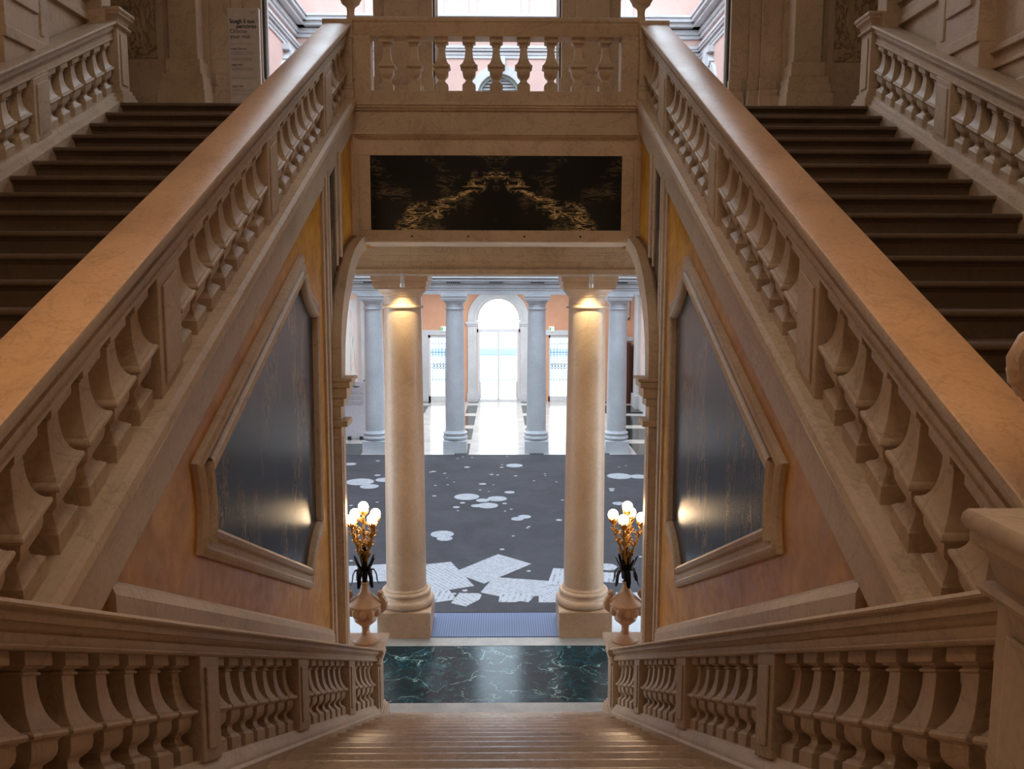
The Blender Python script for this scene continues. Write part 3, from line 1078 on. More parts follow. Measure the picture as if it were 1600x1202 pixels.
def make_candelabrum(loc, label):
    x, y, z = loc
    t = thing('candelabrum', loc, label, 'lamp', 'lit candelabra in the urns')
    MB().tube([(x, y, z - .01), (x, y, z + .10), (x, y, z + .25), (x, y, z + .40)], [.024, .036, .034, .02], 10).build('stem', M_BRONZE, t)
    # long acanthus leaves curling over
    rnd = random.Random(3)
    for k in range(12):
        a = 2 * math.pi * k / 12 + .2
        up = k % 2
        L = .15 if up else .13
        ca, sa = math.cos(a), math.sin(a)
        if up:
            pr = [(.02, .10), (.05, .16), (.08, .20), (.10, .245), (.115, .28), (.14, .285)]
        else:
            pr = [(.02, .10), (.06, .15), (.10, .14), (.125, .09), (.13, .03), (.145, -.015), (.168, -.01)]
        pts = [(x + r0 * ca, y + r0 * sa, z + zz) for r0, zz in pr]
        n0 = len(pts)
        rad = [.012] + [.025] * (n0 - 3) + [.015, .004]
        MB().tube(pts, rad, 8, 0, .3).build('leaf', M_BRONZE, t)
    specs = [(0, 0, .77, None)] + [(.155 * math.cos(R(45 + 90 * k)), .155 * math.sin(R(45 + 90 * k)), .665, 45 + 90 * k) for k in range(4)]
    for dx, dy, h, an in specs:
        if an is None:
            pts = [(0, 0, .30), (0, 0, .42), (0, 0, .56), (0, 0, .68), (0, 0, h - .02)]
        else:
            pts = [(dx * .12, dy * .12, .20), (dx * .32, dy * .32, .32), (dx * .62, dy * .62, .44), (dx * .88, dy * .88, .54), (dx, dy, h - .015)]
        P = [(x + a, y + b, z + c) for a, b, c in pts]
        m = MB().tube(P, [.018, .016, .014, .012, .012], 8)
        # leafy sprigs along the arm
        for i in range(1, len(P)):
            p = Vector(P[i]) * .6 + Vector(P[i - 1]) * .4
            q = Vector(P[i])
            for w, sg in ((p, 1), (q, -1), (p + Vector((0, 0, .02)), -1)):
                for axis in ((1, 0, 0), (0, 1, 0)):
                    d = Vector(axis) * sg
                    m.tube([w, w + d * .024 + Vector((0, 0, .022)), w + d * .042 + Vector((0, 0, .05)), w + d * .060 + Vector((0, 0, .055))], [.009, .015, .011, .002], 6, 0, .5)
        arm = m.build('arm', M_GILT if h > 0 else M_BRONZE, t)
        cx, cy, cz = x + dx, y + dy, z + h
        c = MB().lathe([(.010, -.03), (.028, -.02), (.034, 0), (.03, .01), (.018, .012), (.022, .02)], (cx, cy, cz), 14)
        for k in range(6):
            a = 2 * math.pi * k / 6
            e = Vector((math.cos(a), math.sin(a), 0))
            b0 = Vector((cx, cy, cz - .02))
            c.tube([b0 + e * .02, b0 + e * .04 + Vector((0, 0, .015)), b0 + e * .05 + Vector((0, 0, .045)), b0 + e * .062 + Vector((0, 0, .05))], [.008, .014, .009, .002], 6, 0, .4)
        c.build('candle_cup', M_GILT, arm)
        g_ = MB()
        ball_globe(g_, (cx, cy, cz + .065))
        g_.build('globe', M_GLOBE, arm)
    return t


urn_sites = [(-1.405, 8.75, .935, 'pale stone urn on the foot newel, sign side of the well'), (1.40, 8.75, .935, 'pale stone urn on the foot newel opposite the sign side'),
             (1.67, 2.26, 4.165, 'large stone urn partly in view beside the dark side flight without a sign'), (-1.71, 2.18, 4.165, 'stone urn on the newel at the start of the sign side flight')]
cand_labels = ['lit five globe bronze candelabrum in the foot urn on the sign side', 'lit five globe bronze candelabrum in the foot urn opposite the sign side', 'lit candelabrum in the large partly seen urn beside the side flight without a sign', 'lit five globe candelabrum at the start of the sign side flight']
x, y, z, lab = urn_sites[0]
u0 = make_urn((x, y, z), lab)
c0 = make_candelabrum((x, y, z + .655), cand_labels[0])
LAMP_E = [16, 22, 30, 60]
for i, (x, y, z, lab) in enumerate(urn_sites):
    if i:
        u = copy_tree(u0, None, (x, y, z))
        u['label'] = lab
        c = copy_tree(c0, None, (x, y, z + .655))
        c['label'] = cand_labels[i]
        if i == 1:
            c.rotation_euler[2] = R(22)
        if i == 2:
            c.rotation_euler[2] = R(40)
            c.location.z += .05
    lamp('globe_light', 'POINT', (x, y, z + .655 + .80), LAMP_E[i], (1.0, .64, .34), radius=.12)

# ------------------------------------------------------------------ carpet with printed discs and sheets
def Zp(u, v, z=0.0):
    """photo pixel on the court floor -> floor point, used only to lay out the carpet's printed pattern."""
    d = _F * 1320 + _R * (u - 800) + _U * (601 - v)
    C0 = M.translation
    k = (z - C0.z) / d.z
    return (C0.x + d.x * k, C0.y + d.y * k)


def cp(x, y):
    return Zp(520 + x / 3.077, 700 + y / 3.077)


cm = MB()
cm.box(-5.3, 5.3, 11.82, 23.10, 0.0, .012, m=0)
discs = [(85, 80, 28), (217, 65, 10), (215, 134, 15), (130, 166, 68), (250, 156, 44), (176, 188, 45), (213, 264, 8), (88, 280, 10), (88, 546, 10), (644, 238, 60), (721, 255, 32), (790, 247, 47), (690, 281, 26), (745, 280, 50),
         (624, 267, 13), (594, 288, 17), (601, 305, 6), (826, 270, 12), (828, 307, 6), (858, 298, 7), (850, 216, 25), (720, 176, 18), (708, 205, 7), (750, 212, 5), (488, 234, 10), (485, 116, 12), (470, 119, 8), (538, 125, 8), (493, 183, 7),
         (553, 180, 6), (584, 167, 5), (548, 147, 4), (645, 95, 14), (626, 45, 6), (600, 54, 5), (670, 48, 6), (873, 87, 40), (812, 96, 10), (814, 84, 6), (838, 43, 5), (763, 130, 10), (793, 133, 8), (879, 137, 9), (772, 180, 5), (967, 161, 6),
         (1020, 127, 6), (1022, 136, 5), (1076, 166, 6), (1104, 254, 8), (1128, 265, 6), (888, 344, 31), (921, 334, 32), (1088, 350, 15), (943, 382, 8), (935, 388, 7), (868, 427, 8), (814, 491, 12), (942, 596, 10), (526, 418, 56), (538, 439, 38),
         (1378, 138, 60), (1470, 140, 42), (1410, 88, 5), (1377, 95, 5), (1341, 200, 15), (1341, 208, 12), (1374, 270, 30), (1479, 527, 9), (1320, 576, 48), (635, 690, 14), (583, 705, 11)]
lay = .0125
for i, (dx, dy, rr) in enumerate(discs):
    c = cp(dx, dy)
    e = cp(dx + rr, dy)
    rad = e[0] - c[0]
    lay = .0125 + .0004 * (i % 5)
    cm.prism([(c[0] + rad * math.cos(2 * math.pi * k / 28), c[1] + rad * math.sin(2 * math.pi * k / 28)) for k in range(28)], 'z', .010, lay, m=4)
sheets = [([(440, 565), (568, 552), (680, 668), (540, 690), (440, 706)], 2), ([(440, 706), (556, 685), (598, 733), (500, 747), (440, 750)], 3), ([(795, 515), (955, 562), (727, 657), (580, 603)], 1),
          ([(1060, 583), (1150, 588), (1150, 665), (1030, 665)], 3), ([(1030, 667), (1150, 667), (1150, 748), (990, 748), (990, 712)], 2), ([(775, 626), (1040, 645), (1015, 715), (830, 725), (710, 700)], 1),
          ([(805, 702), (950, 705), (965, 722), (940, 748), (905, 742), (870, 748), (797, 747)], 3), ([(608, 703), (700, 705), (716, 712), (705, 735), (640, 768), (568, 752)], 2),
          ([(40, 575), (300, 562), (300, 645), (40, 654)], 1), ([(1290, 603), (1400, 607), (1400, 655), (1290, 650)], 3), ([(1360, 700), (1530, 702), (1530, 760), (1360, 752)], 2)]
for i, (pl, mi) in enumerate(sheets):
    cm.prism([cp(*p) for p in pl], 'z', .010, .0150 + .0005 * i, m=mi)
carpet = cm.build('carpet', [M_CARPET, M_PAPER[0], M_PAPER[1], M_PAPER[2], M_DISC], None, 0, 0)
tag(carpet, 'charcoal carpet printed with white discs and scattered sheets, filling the court', 'carpet')
mt = MB().box(-.895, .84, 10.97, 11.80, 0, .014).build('door_mat', M_MAT, None, .004, 0)
tag(mt, 'blue ribbed door mat between the two near column plinths', 'mat')

# ------------------------------------------------------------------ upper landing: window wall towards the court
YW = 11.6
K = YW / 12.0


def kx(x):
    return .055 + (x - .055) * K


wall = MB()
for s in (-1, 1):
    def hx(x0, x1):
        return tuple(sorted((s * x0, s * x1)))
    # marble-panelled part beyond the pilaster
    wall.box(*hx(4.35, 5.4), YW, YW + .3, ZT, 12.6)
    # stepped jamb
    wall.box(*hx(3.52, 3.80), YW + .05, YW + .40, ZT, 12.6)
    wall.box(*hx(3.38, 3.52), YW + .12, YW + .46, ZT, 12.6)
    wall.box(*hx(3.14, 3.38), YW + .20, YW + .50, ZT, 12.6)
    wall.box(*hx(3.78, 4.36), YW - .02, YW + .32, ZT, 12.6)
struct(wall.build('wall_front', M_STONE, None, .005, 0), 'stone wall between landing and court with stepped jambs', 'wall')
for s in (-1, 1):
    def hx(x0, x1):
        return tuple(sorted((s * x0, s * x1)))
    lab = 'on the sign side' if s < 0 else 'opposite the sign side'
    m = MB().box(*hx(3.84, 4.20), YW - .28, YW, ZT, 12.6)
    m.box(*hx(3.80, 4.24), YW - .32, YW, ZT, 7.62)
    m.box(*hx(3.76, 4.28), YW - .36, YW, ZT, 7.43).box(*hx(3.74, 4.30), YW - .39, YW, ZT, 7.34).box(*hx(3.72, 4.33), YW - .42, YW, ZT, 7.22)
    for x0, x1, yy in ((3.50, 3.72, .05), (3.36, 3.50, .12), (3.12, 3.30, .20)):
        m.box(*hx(x0, x1), YW + yy - .04, YW + yy + .02, ZT, 7.50)
        m.box(*hx(x0 - .01, x1 + .01), YW + yy - .08, YW + yy + .02, ZT, 7.34)
        m.box(*hx(x0 - .02, x1 + .02), YW + yy - .10, YW + yy + .02, ZT, 7.26)
    m.box(*hx(4.32, 5.3), YW - .03, YW, ZT, 7.42).box(*hx(4.32, 5.3), YW - .07, YW, ZT, 7.30).box(*hx(4.32, 5.3), YW - .10, YW, ZT, 7.2)
    struct(m.build('trim_7', M_STONE, None, .006, 0), 'pilaster and moulded bases of the landing wall ' + lab, 'trim')
    t = thing('marble_wall_panel', (s * 4.8, YW, 7.7), 'brown veined marble panel set in the landing wall ' + lab, 'wall panel', 'brown marble panels of the landing')
    MB().box(*hx(4.46, 5.2), YW - .012, YW + .02, 7.70, 11).build('marble_slab', M_BROWN, t, 0, 0)
    # pillar between the windows, just behind the bridge
    m = MB().box(*hx(.86, 1.64), YW + .1, YW + .5, ZT, 12.6).box(*hx(1.04, 1.48), YW - .05, YW + .1, ZT, 12.6)
    m.box(*hx(1.0, 1.52), YW - .09, YW + .1, ZT, 7.52).box(*hx(.97, 1.55), YW - .13, YW + .1, ZT, 7.36)
    m.box(*hx(.84, 1.66), YW + .06, YW + .12, ZT, 7.50)
    struct(m.build('trim_8', M_STONE, None, .006, 0), 'stone pillar between the landing windows ' + lab, 'trim')
    # metal window frames
    wf = thing('window_1', (s * 1.0, YW + .55, ZT), '', '')
    struct(wf, 'slim white metal frame of the tall landing windows ' + lab, 'window')
    m = MB().box(*hx(.80, .835), YW + .30, YW + .36, ZT, 12.6).box(*hx(3.085, 3.12), YW + .30, YW + .36, ZT, 12.6)
    m.build('frame', M_METAL, wf, .004, 0)
    m = MB().box(*hx(.84, .862), YW + .26, YW + .34, ZT, 12.6).box(*hx(3.12, 3.142), YW + .26, YW + .34, ZT, 12.6)
    m.build('gasket', M_IRON, wf, 0, 0)


# ------------------------------------------------------------------ the court above and beyond
CX = 5.38
YC = 23.4


def bands(m, lst, s=None):
    """horizontal mouldings (z0, z1, projection) on the far wall, or on a side wall if s."""
    for z0, z1, p in lst:
        if s is None:
            m.box(-CX, CX, YC - p, YC + .02, z0, z1)
        else:
            m.box(*sorted((s * (CX - p), s * (CX + .02))), 12.3, YC, z0, z1)


CORN = [(11.20, 11.30, .06), (11.30, 11.42, .10), (11.46, 11.56, .26), (11.56, 11.66, .34), (11.66, 11.72, .38)]
STRING = [(10.69, 10.77, .03), (10.775, 10.85, .05), (10.87, 10.93, .10), (10.93, 11.0, .13)]
# far court wall: with an arched, shuttered window
R1 = .58
m = MB()
arcp = arc(0, 9.72, R1, 180, 0, 24)
m.prism([(-CX, 5.0), (-R1, 5.0)] + arcp + [(R1, 5.0), (CX, 5.0), (CX, 16), (-CX, 16)], 'y', YC, YC + .3)
fw = struct(m.build('wall_front', M_PINK, None, 0, 0), 'pink plastered far wall of the court above the columns', 'wall')
m = MB()
bands(m, CORN)
bands(m, STRING)
struct(m.build('trim_1', M_COURT, fw, .004, 0), 'white stone cornice and string course of the far court wall', 'trim')
m = MB()
for x in (-3.45, -2.2, -1.56, -.69, .68, 1.5, 2.2, 3.45):
    m.box(x - .09, x + .09, YC - .05, YC, 11.72, 13.6)
struct(m.build('trim_2', M_COURT, fw, .004, 0), 'white upright window surrounds above the cornice', 'trim')


def archivolt(m, cx, cz, r0, r1, y0, y1, zb, n=28):
    pts = [(cx - r1, zb)] + arc(cx, cz, r1, 180, 0, n) + [(cx + r1, zb), (cx + r0, zb)] + arc(cx, cz, r0, 0, 180, n) + [(cx - r0, zb)]
    # ring as quads
    o = arc(cx, cz, r1, 180, 0, n)
    i_ = arc(cx, cz, r0, 180, 0, n)
    o = [(cx - r1, zb)] + o + [(cx + r1, zb)]
    i_ = [(cx - r0, zb)] + i_ + [(cx + r0, zb)]
    k = len(o)
    vs = [(p[0], y, p[1]) for y in (y0, y1) for p in o + i_]
    fs = []
    for q in range(k - 1):
        fs.append((q, q + 1, k + q + 1, k + q))
        fs.append((2 * k + q, 3 * k + q, 3 * k + q + 1, 2 * k + q + 1))
        fs.append((q, 2 * k + q, 2 * k + q + 1, q + 1))
        fs.append((k + q, k + q + 1, 3 * k + q + 1, 3 * k + q))
    fs.append((0, k, 3 * k, 2 * k))
    fs.append((k - 1, 3 * k - 1, 4 * k - 1, 2 * k - 1))
    m.add(vs, fs)


wd = thing('window_2', (0, YC, 9.0), '', '')
struct(wd, 'arched window with pale louvred shutters in the far court wall', 'window')
m = MB()
archivolt(m, 0, 9.72, .60, .80, YC - .05, YC + .02, 8.0)
archivolt(m, 0, 9.72, .575, .66, YC - .08, YC + .02, 8.0)
m.box(-.16, .16, YC - .16, YC, 10.42, 10.72)
m.build('surround', M_COURT, wd, .004, 40)
m = MB()
archivolt(m, 0, 9.72, .50, .59, YC + .05, YC + .12, 8.0)
m.box(-.03, .03, YC + .06, YC + .12, 8, 10.2)
m.build('frame', M_GREENSH, wd, 0, 40)
m = MB()
zz = 8.2
while zz < 10.25:
    hw = math.sqrt(max(.52 ** 2 - max(zz - 9.72, 0) ** 2, .0025))
    m.prism([(YC + .10, zz), (YC + .16, zz + .05), (YC + .15, zz + .062), (YC + .09, zz + .012)], 'x', -hw, hw)
    zz += .085
m.box(-.56, .56, YC + .2, YC + .24, 8, 10.4)
m.build('louvre', M_COURT, wd, 0, 0)

# side court walls
for s in (-1, 1):
    side = 'left' if s < 0 else 'right'
    lab = 'on the sign side' if s < 0 else 'opposite the sign side'

    def hx(x0, x1):
        return tuple(sorted((s * x0, s * x1)))
    sw = struct(MB().box(*hx(CX, CX + .3), 12.2, YC + .3, 0, 16).build('wall_' + side, M_PINK, None, 0, 0), 'pink plastered court wall ' + lab, 'wall')
    m = MB()
    bands(m, CORN, s)
    bands(m, STRING, s)
    m.box(*hx(CX - .06, CX), 12.3, YC, 4.9, 5.3)
    struct(m.build('trim_1', M_COURT, sw, .004, 0), 'white stone cornice and string course of the side court wall', 'trim')
    for i, yc in enumerate((22.2, 18.4, 14.6)):
        w = thing('window_%d' % (3 + i), (s * CX, yc, 9.0), '', '')
        struct(w, ('arched court window nearest the corner ', 'middle arched court window ', 'arched court window nearest the landing ')[i].replace('nearest', 'next to') + lab, 'window')
        m = MB()
        archivolt(m, yc, 9.62, .50, .70, 0, .08, 8.2)
        m.v = [(s * (CX - q[1]), q[0], q[2]) for q in m.v]
        # keystone block and cresting
        m.box(*hx(CX - .20, CX), yc - .13, yc + .13, 10.15, 10.55)
        m.box(*hx(CX - .16, CX), yc - .30, yc + .30, 10.52, 10.66)
        m.prism([(yc - .30, 10.3), (yc - .13, 10.5), (yc + .13, 10.5), (yc + .30, 10.3), (yc + .2, 10.2), (yc - .2, 10.2)], 'x', *hx(CX - .12, CX))
        m.build('surround', M_COURT, w, .004, 40)
        pane = MB().prism([(yc - .5, 8.2)] + arc(yc, 9.62, .5, 180, 0, 20) + [(yc + .5, 8.2)], 'x', *hx(CX - .02, CX + .01))
        pane.build('shutter', M_GREENSH, w, 0, 0)

# far entablature over the far columns
m = MB().box(-CX, CX, 23.32, 23.95, 4.44, 5.1)
for z0, z1, p in ((4.44, 4.54, .01), (4.56, 4.60, .02), (4.62, 4.72, .04), (4.74, 4.80, .10), (4.80, 4.86, .16), (4.88, 5.02, .20)):
    m.box(-CX, CX, 23.32 - p, 23.34, z0, z1)
ent = struct(m.build('trim_9', M_WHITE_ST, None, .004, 0), 'pale stone entablature over the far columns', 'trim')
for x in (-3.5, -1.24, -.08, 1.05, 3.32):
    vt = MB()
    for k in range(-3, 4):
        vt.prism(arc(x + k * .055, 4.765, .018, 0, 360, 10)[:-1], 'y', 23.14, 23.20)
    tag(vt.build('vent_grille', M_DARKCR, None, 0, 0), {-3.5: 'row of small dark vent holes over the column by the signboard', -1.24: 'row of small dark vent holes over the second far column', -.08: 'row of small dark vent holes over the arched doorway', 1.05: 'row of small dark vent holes over the third far column', 3.32: 'row of small dark vent holes over the last far column'}[x], 'vent', 'vents of the far entablature')

# ------------------------------------------------------------------ entrance hall beyond
YD = 33.6
struct(MB().box(-5.6, 5.6, 23.9, 34, 4.75, 4.95).build('ceiling', M_COURT, None, 0, 0), 'white ceiling of the entrance hall', 'ceiling')
m = MB()
XA = .86
arcp = arc(-.05, 3.30, XA, 180, 0, 24)
m.prism([(-1.95, 0), (-.05 - XA, 0)] + arcp + [(-.05 + XA, 0), (1.95, 0), (1.95, 4.75), (-1.95, 4.75)], 'y', YD, YD + .35, m=0)
for x0, x1 in ((-2.85, -1.95), (1.95, 2.85)):
    m.box(x0, x1, YD, YD + .35, 2.68, 4.75)
m.box(-5.4, -2.85, YD, YD + .35, 0, 4.75).box(2.85, 5.4, YD, YD + .35, 0, 4.75)
dw = struct(m.build('wall_back', M_SALMON, None, 0, 0), 'salmon plastered end wall of the entrance hall', 'wall')
m = MB()
archivolt(m, -.05, 3.30, .88, 1.22, YD - .08, YD + .02, 3.2)
archivolt(m, -.05, 3.30, .86, .96, YD - .11, YD + .02, 3.2)
for x0, x1 in ((-1.27, -.92), (.82, 1.17)):
    m.box(x0, x1, YD - .08, YD + .02, .0, 3.05)
    m.box(x0 - .03, x1 + .03, YD - .11, YD + .02, 0, .35)
    m.box(x0 - .04, x1 + .04, YD - .12, YD + .02, 3.05, 3.12).box(x0 - .08, x1 + .08, YD - .16, YD + .02, 3.12, 3.22)
for x0, x1 in ((-3.08, -2.85), (2.83, 3.06)):
    m.box(x0, x1, YD - .06, YD + .02, 0, 2.85)
m.box(-3.08, -1.75, YD - .05, YD + .02, 2.68, 2.88).box(1.75, 3.06, YD - .05, YD + .02, 2.68, 2.88)
m.box(-5.3, 5.3, YD - .05, YD + .02, 4.30, 4.75)
for x0, x1 in ((-3.25, -3.08), (3.06, 3.22)):
    m.box(x0, x1, YD - .10, YD + .02, 0, 4.3)
struct(m.build('trim_1', M_COURT, dw, .004, 40), 'pale stone arch, pilasters and window surrounds of the entrance wall', 'trim')
# central glazed door and fanlight
d1 = thing('door_1', (-.05, YD + .2, 0), '', '')
struct(d1, 'glazed double door under a fanlight, flooded with daylight', 'door')
m = MB().box(-.93, -.85, YD + .1, YD + .2, 0, 3.1).box(.75, .83, YD + .1, YD + .2, 0, 3.1)
m.box(-.93, .83, YD + .1, YD + .2, 2.78, 2.92).box(-.93, .83, YD + .12, YD + .18, 3.28, 3.32)
m.box(-.09, -.01, YD + .1, YD + .2, .05, 2.8).box(-.85, .75, YD + .1, YD + .2, 0, .09)
m.box(-.85, -.79, YD + .1, YD + .2, .05, 2.8).box(.69, .75, YD + .1, YD + .2, .05, 2.8)
m.build('frame', M_METAL, d1, .006, 0)
m = MB()
archivolt(m, -.05, 3.30, .80, .86, YD + .1, YD + .2, 3.25)
m.build('fanlight_frame', M_METAL, d1, 0, 40)
m = MB().box(-.85, .75, YD + .145, YD + .15, .05, 3.3)
m.prism([(-.91, 3.3)] + arc(-.05, 3.30, .84, 180, 0, 20), 'y', YD + .145, YD + .15)
m.build('pane', M_GLASS, d1, 0, 0)
m = MB()
for r0 in (.22, .27):
    m.tube([(-.05 + r0 * math.cos(R(a)), YD + .17, 3.32 + r0 * math.sin(R(a))) for a in range(0, 181, 15)], .009, 6)
for a in range(0, 181, 30):
    m.sphere((-.05 + .31 * math.cos(R(a)), YD + .17, 3.32 + .31 * math.sin(R(a))), .022, 8)
m.build('fanlight_scroll', M_IRON, d1)
for x in (-.78, .68):
    MB().tube([(x, YD + .08, .12), (x, YD + .08, .80), (x + (.04 if x < 0 else -.04), YD + .08, .80)], .010, 6).build('push_bar', M_IRON, d1)
# side windows with iron grilles
for i, (x0, x1) in enumerate(((-2.85, -1.95), (1.93, 2.85))):
    w = thing('window_%d' % (6 + i), ((x0 + x1) / 2, YD + .2, 0), '', '')
    struct(w, 'tall white framed side window with an iron grille ' + ('beside the signboard side' if i == 0 else 'beside the dark red cabinet'), 'window')
    m = MB().box(x0, x0 + .09, YD + .06, YD + .16, 0, 2.68).box(x1 - .09, x1, YD + .06, YD + .16, 0, 2.68).box(x0, x1, YD + .06, YD + .16, 2.56, 2.68).box(x0, x1, YD + .06, YD + .16, 0, .22)
    m.build('frame', M_METAL, w, .006, 0)
    MB().box(x0 + .08, x1 - .08, YD + .105, YD + .11, .2, 2.6).build('pane', M_GLASS, w, 0, 0)
    m = MB()
    k = x0 + .14
    while k < x1 - .1:
        m.tube([(k, YD + .5, .1), (k, YD + .5, 2.75)], .009, 6)
        k += .125
    for z0 in (.1, 1.32, 1.46, 1.95, 2.3, 2.75):
        m.tube([(x0, YD + .5, z0), (x1, YD + .5, z0)], .011, 6)
    k = x0 + .2
    while k < x1 - .1:
        for dz in (-.09, 0, .09):
            m.sphere((k, YD + .5, 1.39 + dz), .03 if dz else .04, 8)
        k += .125
    m.build('iron_grille', M_IRON, w)

# exit signs
for x, lab in ((-2.225, 'small green and white exit sign over the side window on the signboard side'), (2.06, 'small green and white exit sign over the side window by the cabinet')):
    e = thing('exit_sign', (x, YD - .1, 2.86), lab, 'exit sign', 'exit signs of the entrance hall')
    MB().box(x - .10, x + .10, YD - .12, YD - .04, 2.84, 3.02).build('housing', M_EXITW, e, .004, 0)
    m = MB().box(x - .09, x - .02, YD - .126, YD - .119, 2.86, 3.0)
    m.tube([(x + .02, YD - .123, 2.95), (x + .045, YD - .123, 2.91), (x + .03, YD - .123, 2.87)], .008, 6).tube([(x + .045, YD - .123, 2.91), (x + .07, YD - .123, 2.88)], .008, 6)
    m.tube([(x + .0, YD - .123, 2.93), (x + .03, YD - .123, 2.95), (x + .065, YD - .123, 2.925)], .006, 6).sphere((x + .03, YD - .123, 2.975), .012, 8)
    m.build('pictogram', M_EXIT, e)

# side walls of the entrance hall with paintings, niches
for s in (-1, 1):
    side = 'left' if s < 0 else 'right'

    def hx(x0, x1):
        return tuple(sorted((s * x0, s * x1)))
    sw = struct(MB().box(*hx(5.3, 5.5), YC, YD + .2, 0, 4.8).build('wall_' + side, M_PINK, None, 0, 0), 'pink side wall of the entrance hall ' + ('by the signboard' if s < 0 else 'by the cabinet'), 'wall')
    m = MB().box(*hx(5.18, 5.32), 31.7, 32.5, 0, 4.75).box(*hx(5.12, 5.32), 31.6, 32.6, 0, .5).box(*hx(5.12, 5.32), 31.6, 32.6, 4.25, 4.4)
    m.box(*hx(5.26, 5.32), 23.9, 33.6, 4.35, 4.75).box(*hx(5.27, 5.32), 23.9, 31.7, 0, .55).box(*hx(5.26, 5.32), 28.3, 31.0, .55, .62)
    m.box(*hx(4.62, 5.3), YD - .05, YD + .02, 2.45, 2.62)
    # little crested head over the end door, and a framed field above it
    m.prism([(s * 4.70, 2.60), (s * 5.12, 2.60), (s * 5.02, 2.72), (s * 4.96, 2.74), (s * 4.91, 3.0), (s * 4.86, 2.74), (s * 4.80, 2.72)], 'y', YD - .07, YD + .02)
    for a, b, c, d in ((4.68, 5.14, 3.30, 3.38), (4.68, 5.14, 4.1, 4.18), (4.68, 4.74, 3.3, 4.18), (5.08, 5.14, 3.3, 4.18)):
        m.box(*hx(a, b), YD - .06, YD + .02, c, d)
    struct(m.build('trim_1', M_COURT, sw, .004, 0), 'pale pilaster and skirting of the entrance hall wall', 'trim')
    p = thing('painting', (s * 5.28, 29.2, 1.2), 'tall arched painting with grey and pink strokes on the hall wall ' + ('by the signboard' if s < 0 else 'by the cabinet'), 'painting', 'arched paintings of the entrance hall')
    y1 = 31.1
    y0 = 27.2
    mo = MB().box(*hx(5.275, 5.30), y0 - .12, y1 + .12, .62, 4.15)
    mo.build('mount', M_COURT, p, 0, 0)
    MB().prism([(y0, .75), (y1, .75)] + arc((y0 + y1) / 2, 2.6, (y1 - y0) / 2, 0, 180, 20, 1.35), 'x', *hx(5.262, 5.28)).build('canvas', painting_mat('painted_canvas', 1 + s), p, 0, 0)
# grey door at the end of the hall, sign side
d2 = thing('door_2', (-5.0, YD, 0), '', '')
struct(d2, 'grey door at the end of the entrance hall behind the signboard', 'door')
MB().box(-5.16, -4.70, YD - .04, YD + .01, 0, 2.46).build('leaf', M_GREYD, d2, .004, 0)
cb = thing('cabinet', (4.92, 33.3, 0), 'tall dark red wooden cabinet in the far corner of the entrance hall', 'cabinet')
MB().box(4.60, 5.16, 33.05, 33.55, 0, 2.42).build('body', M_WOODR, cb, .01, 0)
MB().box(4.64, 4.87, 33.03, 33.06, .62, 2.3).build('door', M_WOODR, cb, .006, 0)
MB().box(4.89, 5.12, 33.03, 33.06, .62, 2.3).build('door', M_WOODR, cb, .006, 0)
MB().box(4.64, 5.12, 33.03, 33.06, .10, .56).build('drawer', M_WOODR, cb, .006, 0)
br_ = MB()
br_.box(3.9, 5.25, 30.55, 30.60, 0, .05)
tag(br_.build('floor_bar', M_IRON, None, .004, 0), 'low dark bar lying across the floor before the cabinet corner', 'floor bar')
bt = thing('bench_table', (-5.0, 31.9, 0), 'small dark topped side table behind the white signboard', 'table')
MB().box(-5.17, -4.45, 31.5, 32.1, .98, 1.05).build('table_top', M_IRON, bt, .006, 0)
MB().box(-5.10, -4.52, 31.56, 32.04, .0, .98).build('cabinet_body', M_GREYD, bt, .006, 0)

# white signboard in the entrance hall
sg = thing('signboard', (-4.36, 25.45, 0), 'freestanding white signboard with a text block beside the far columns', 'sign')
MB().box(-4.72, -4.06, 25.43, 25.47, .03, 1.78).build('board', M_SIGNB, sg, .004, 0)
for x in (-4.56, -4.20):
    MB().box(x - .05, x + .05, 25.36, 25.54, 0, .10).build('foot', M_IRON, sg, .01, 0)
text_obj('heading_lettering', 'Titone', .085, (-4.44, 25.424, 1.60), (R(90), 0, 0), M_INK, sg, .003)
ln = MB()
rnd = random.Random(5)
for k in range(16):
    z = 1.54 - k * .032
    if k in (1, 6, 11):
        continue
    x = -4.64
    while x < -4.14:
        wl = rnd.uniform(.02, .06)
        ln.box(x, min(x + wl, -4.12), 25.426, 25.4305, z, z + .012)
        x += wl + .014
ln.build('small_print_pattern', M_INKG, sg, 0, 0)

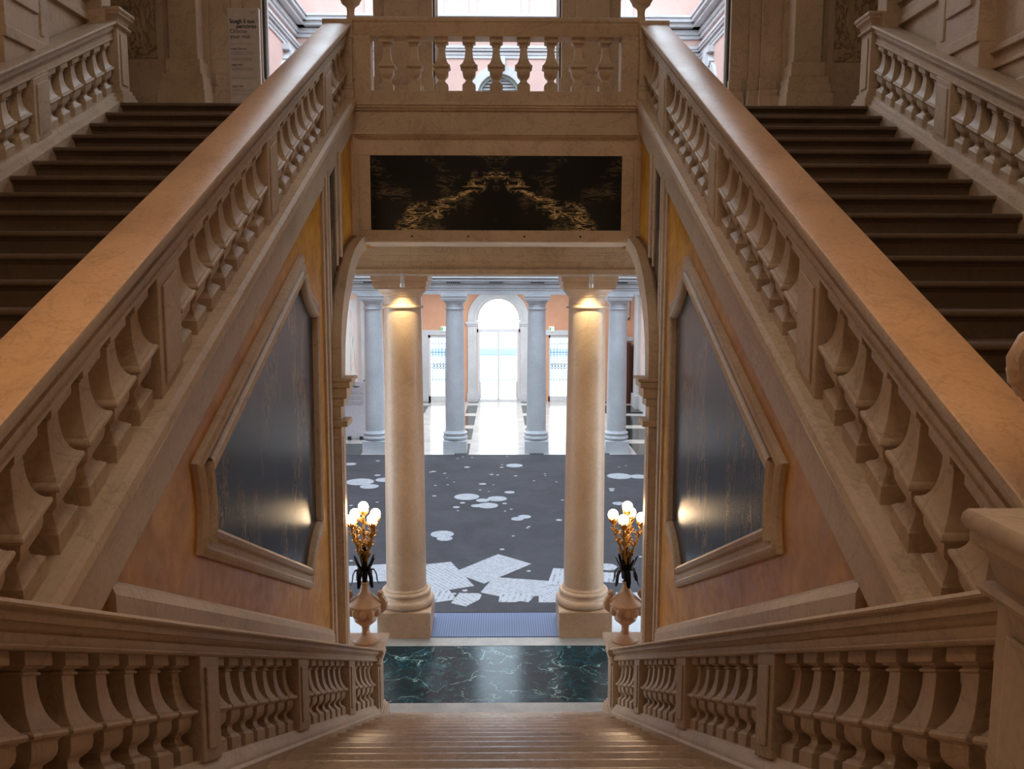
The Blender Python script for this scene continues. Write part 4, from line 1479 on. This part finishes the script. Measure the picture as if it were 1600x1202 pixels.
# printed sign on the upper landing, leaning by the window jamb
sg = thing('information_sign', (-3.36, 11.2, ZT), 'tall printed visitor sign standing on the upper landing by the window jamb', 'sign')
ys = 11.18
sx0, sx1, sz1 = -3.395, -3.015, 8.215
MB().box(sx0, sx1, ys, ys + .05, ZT, sz1).build('board', M_SIGN, sg, .002, 0)
MB().box(sx1 - .002, sx1 + .012, ys + .004, ys + .046, ZT, sz1 - .01).build('metal_edge', M_METAL, sg, .001, 0)
RX = (R(90), 0, 0)
text_obj('heading_lettering', 'Scegli il tuo', .069, (sx0 + .020, ys - .001, sz1 - .185), RX, M_INK, sg, .0016)
text_obj('heading_lettering', 'percorso', .069, (sx1 - .022, ys - .001, sz1 - .245), RX, M_INK, sg, .0016, 'RIGHT')
text_obj('heading_lettering', 'Choose', .069, (sx0 + .020, ys - .001, sz1 - .305), RX, M_INKG if False else M_INK, sg, 0)
text_obj('heading_lettering', 'your visit', .069, (sx0 + .020, ys - .001, sz1 - .368), RX, M_INK, sg, 0)
for zt, tx in ((.505, 'Scopri / Discover'), (.700, 'Leggi / Read'), (.965, 'Gioca / Play')):
    text_obj('subheading_lettering', tx, .028, (sx0 + .03, ys - .001, sz1 - zt), RX, M_INK, sg, .0004)
ln = MB()
for z, w in ((.435, 1), (.530, 0), (.548, 0), (.566, 0), (.60, 1), (.615, 0), (.63, 0), (.722, 1), (.737, 0), (.752, 0), (.842, 1), (.858, 0), (.99, 1), (1.005, 0), (1.04, 1), (1.055, 0)):
    if w:
        ln.box(sx0 + .028, sx1 - .03, ys - .002, ys, sz1 - z - .002, sz1 - z)
    else:
        x = sx0 + .03
        while x < sx1 - .09:
            wl = rnd.uniform(.012, .035)
            ln.box(x, x + wl, ys - .002, ys, sz1 - z - .006, sz1 - z)
            x += wl + .007
# faint emblem, upper corner
ln.tube([(sx1 - .10, ys - .001, sz1 - .055), (sx1 - .07, ys - .001, sz1 - .06), (sx1 - .03, ys - .001, sz1 - .045)], .003, 5)
ln.tube([(sx1 - .085, ys - .001, sz1 - .04), (sx1 - .065, ys - .001, sz1 - .045), (sx1 - .06, ys - .001, sz1 - .055)], .003, 5)
ln.build('small_print_pattern', M_INKG, sg, 0, 0)

# outside the entrance: paving, canal and the far bank
struct(MB().box(-12, 12, 34.0, 42, -.3, -.12).build('floor', M_QUAY, None, 0, 0), 'bright paving outside the glazed door', 'paving')
struct(MB().box(-40, 40, 42, 80, -.15, -.05).build('floor', M_CANAL, None, 0, 0), 'pale canal water beyond the paving', 'water')
ba = MB().box(-6, 6, 56, 56.4, -.05, .37)
tag(ba.build('jetty_barrier', M_QUAYBLUE, None, .02, 0), 'blue barrier of a jetty seen through the glazed door', 'barrier')
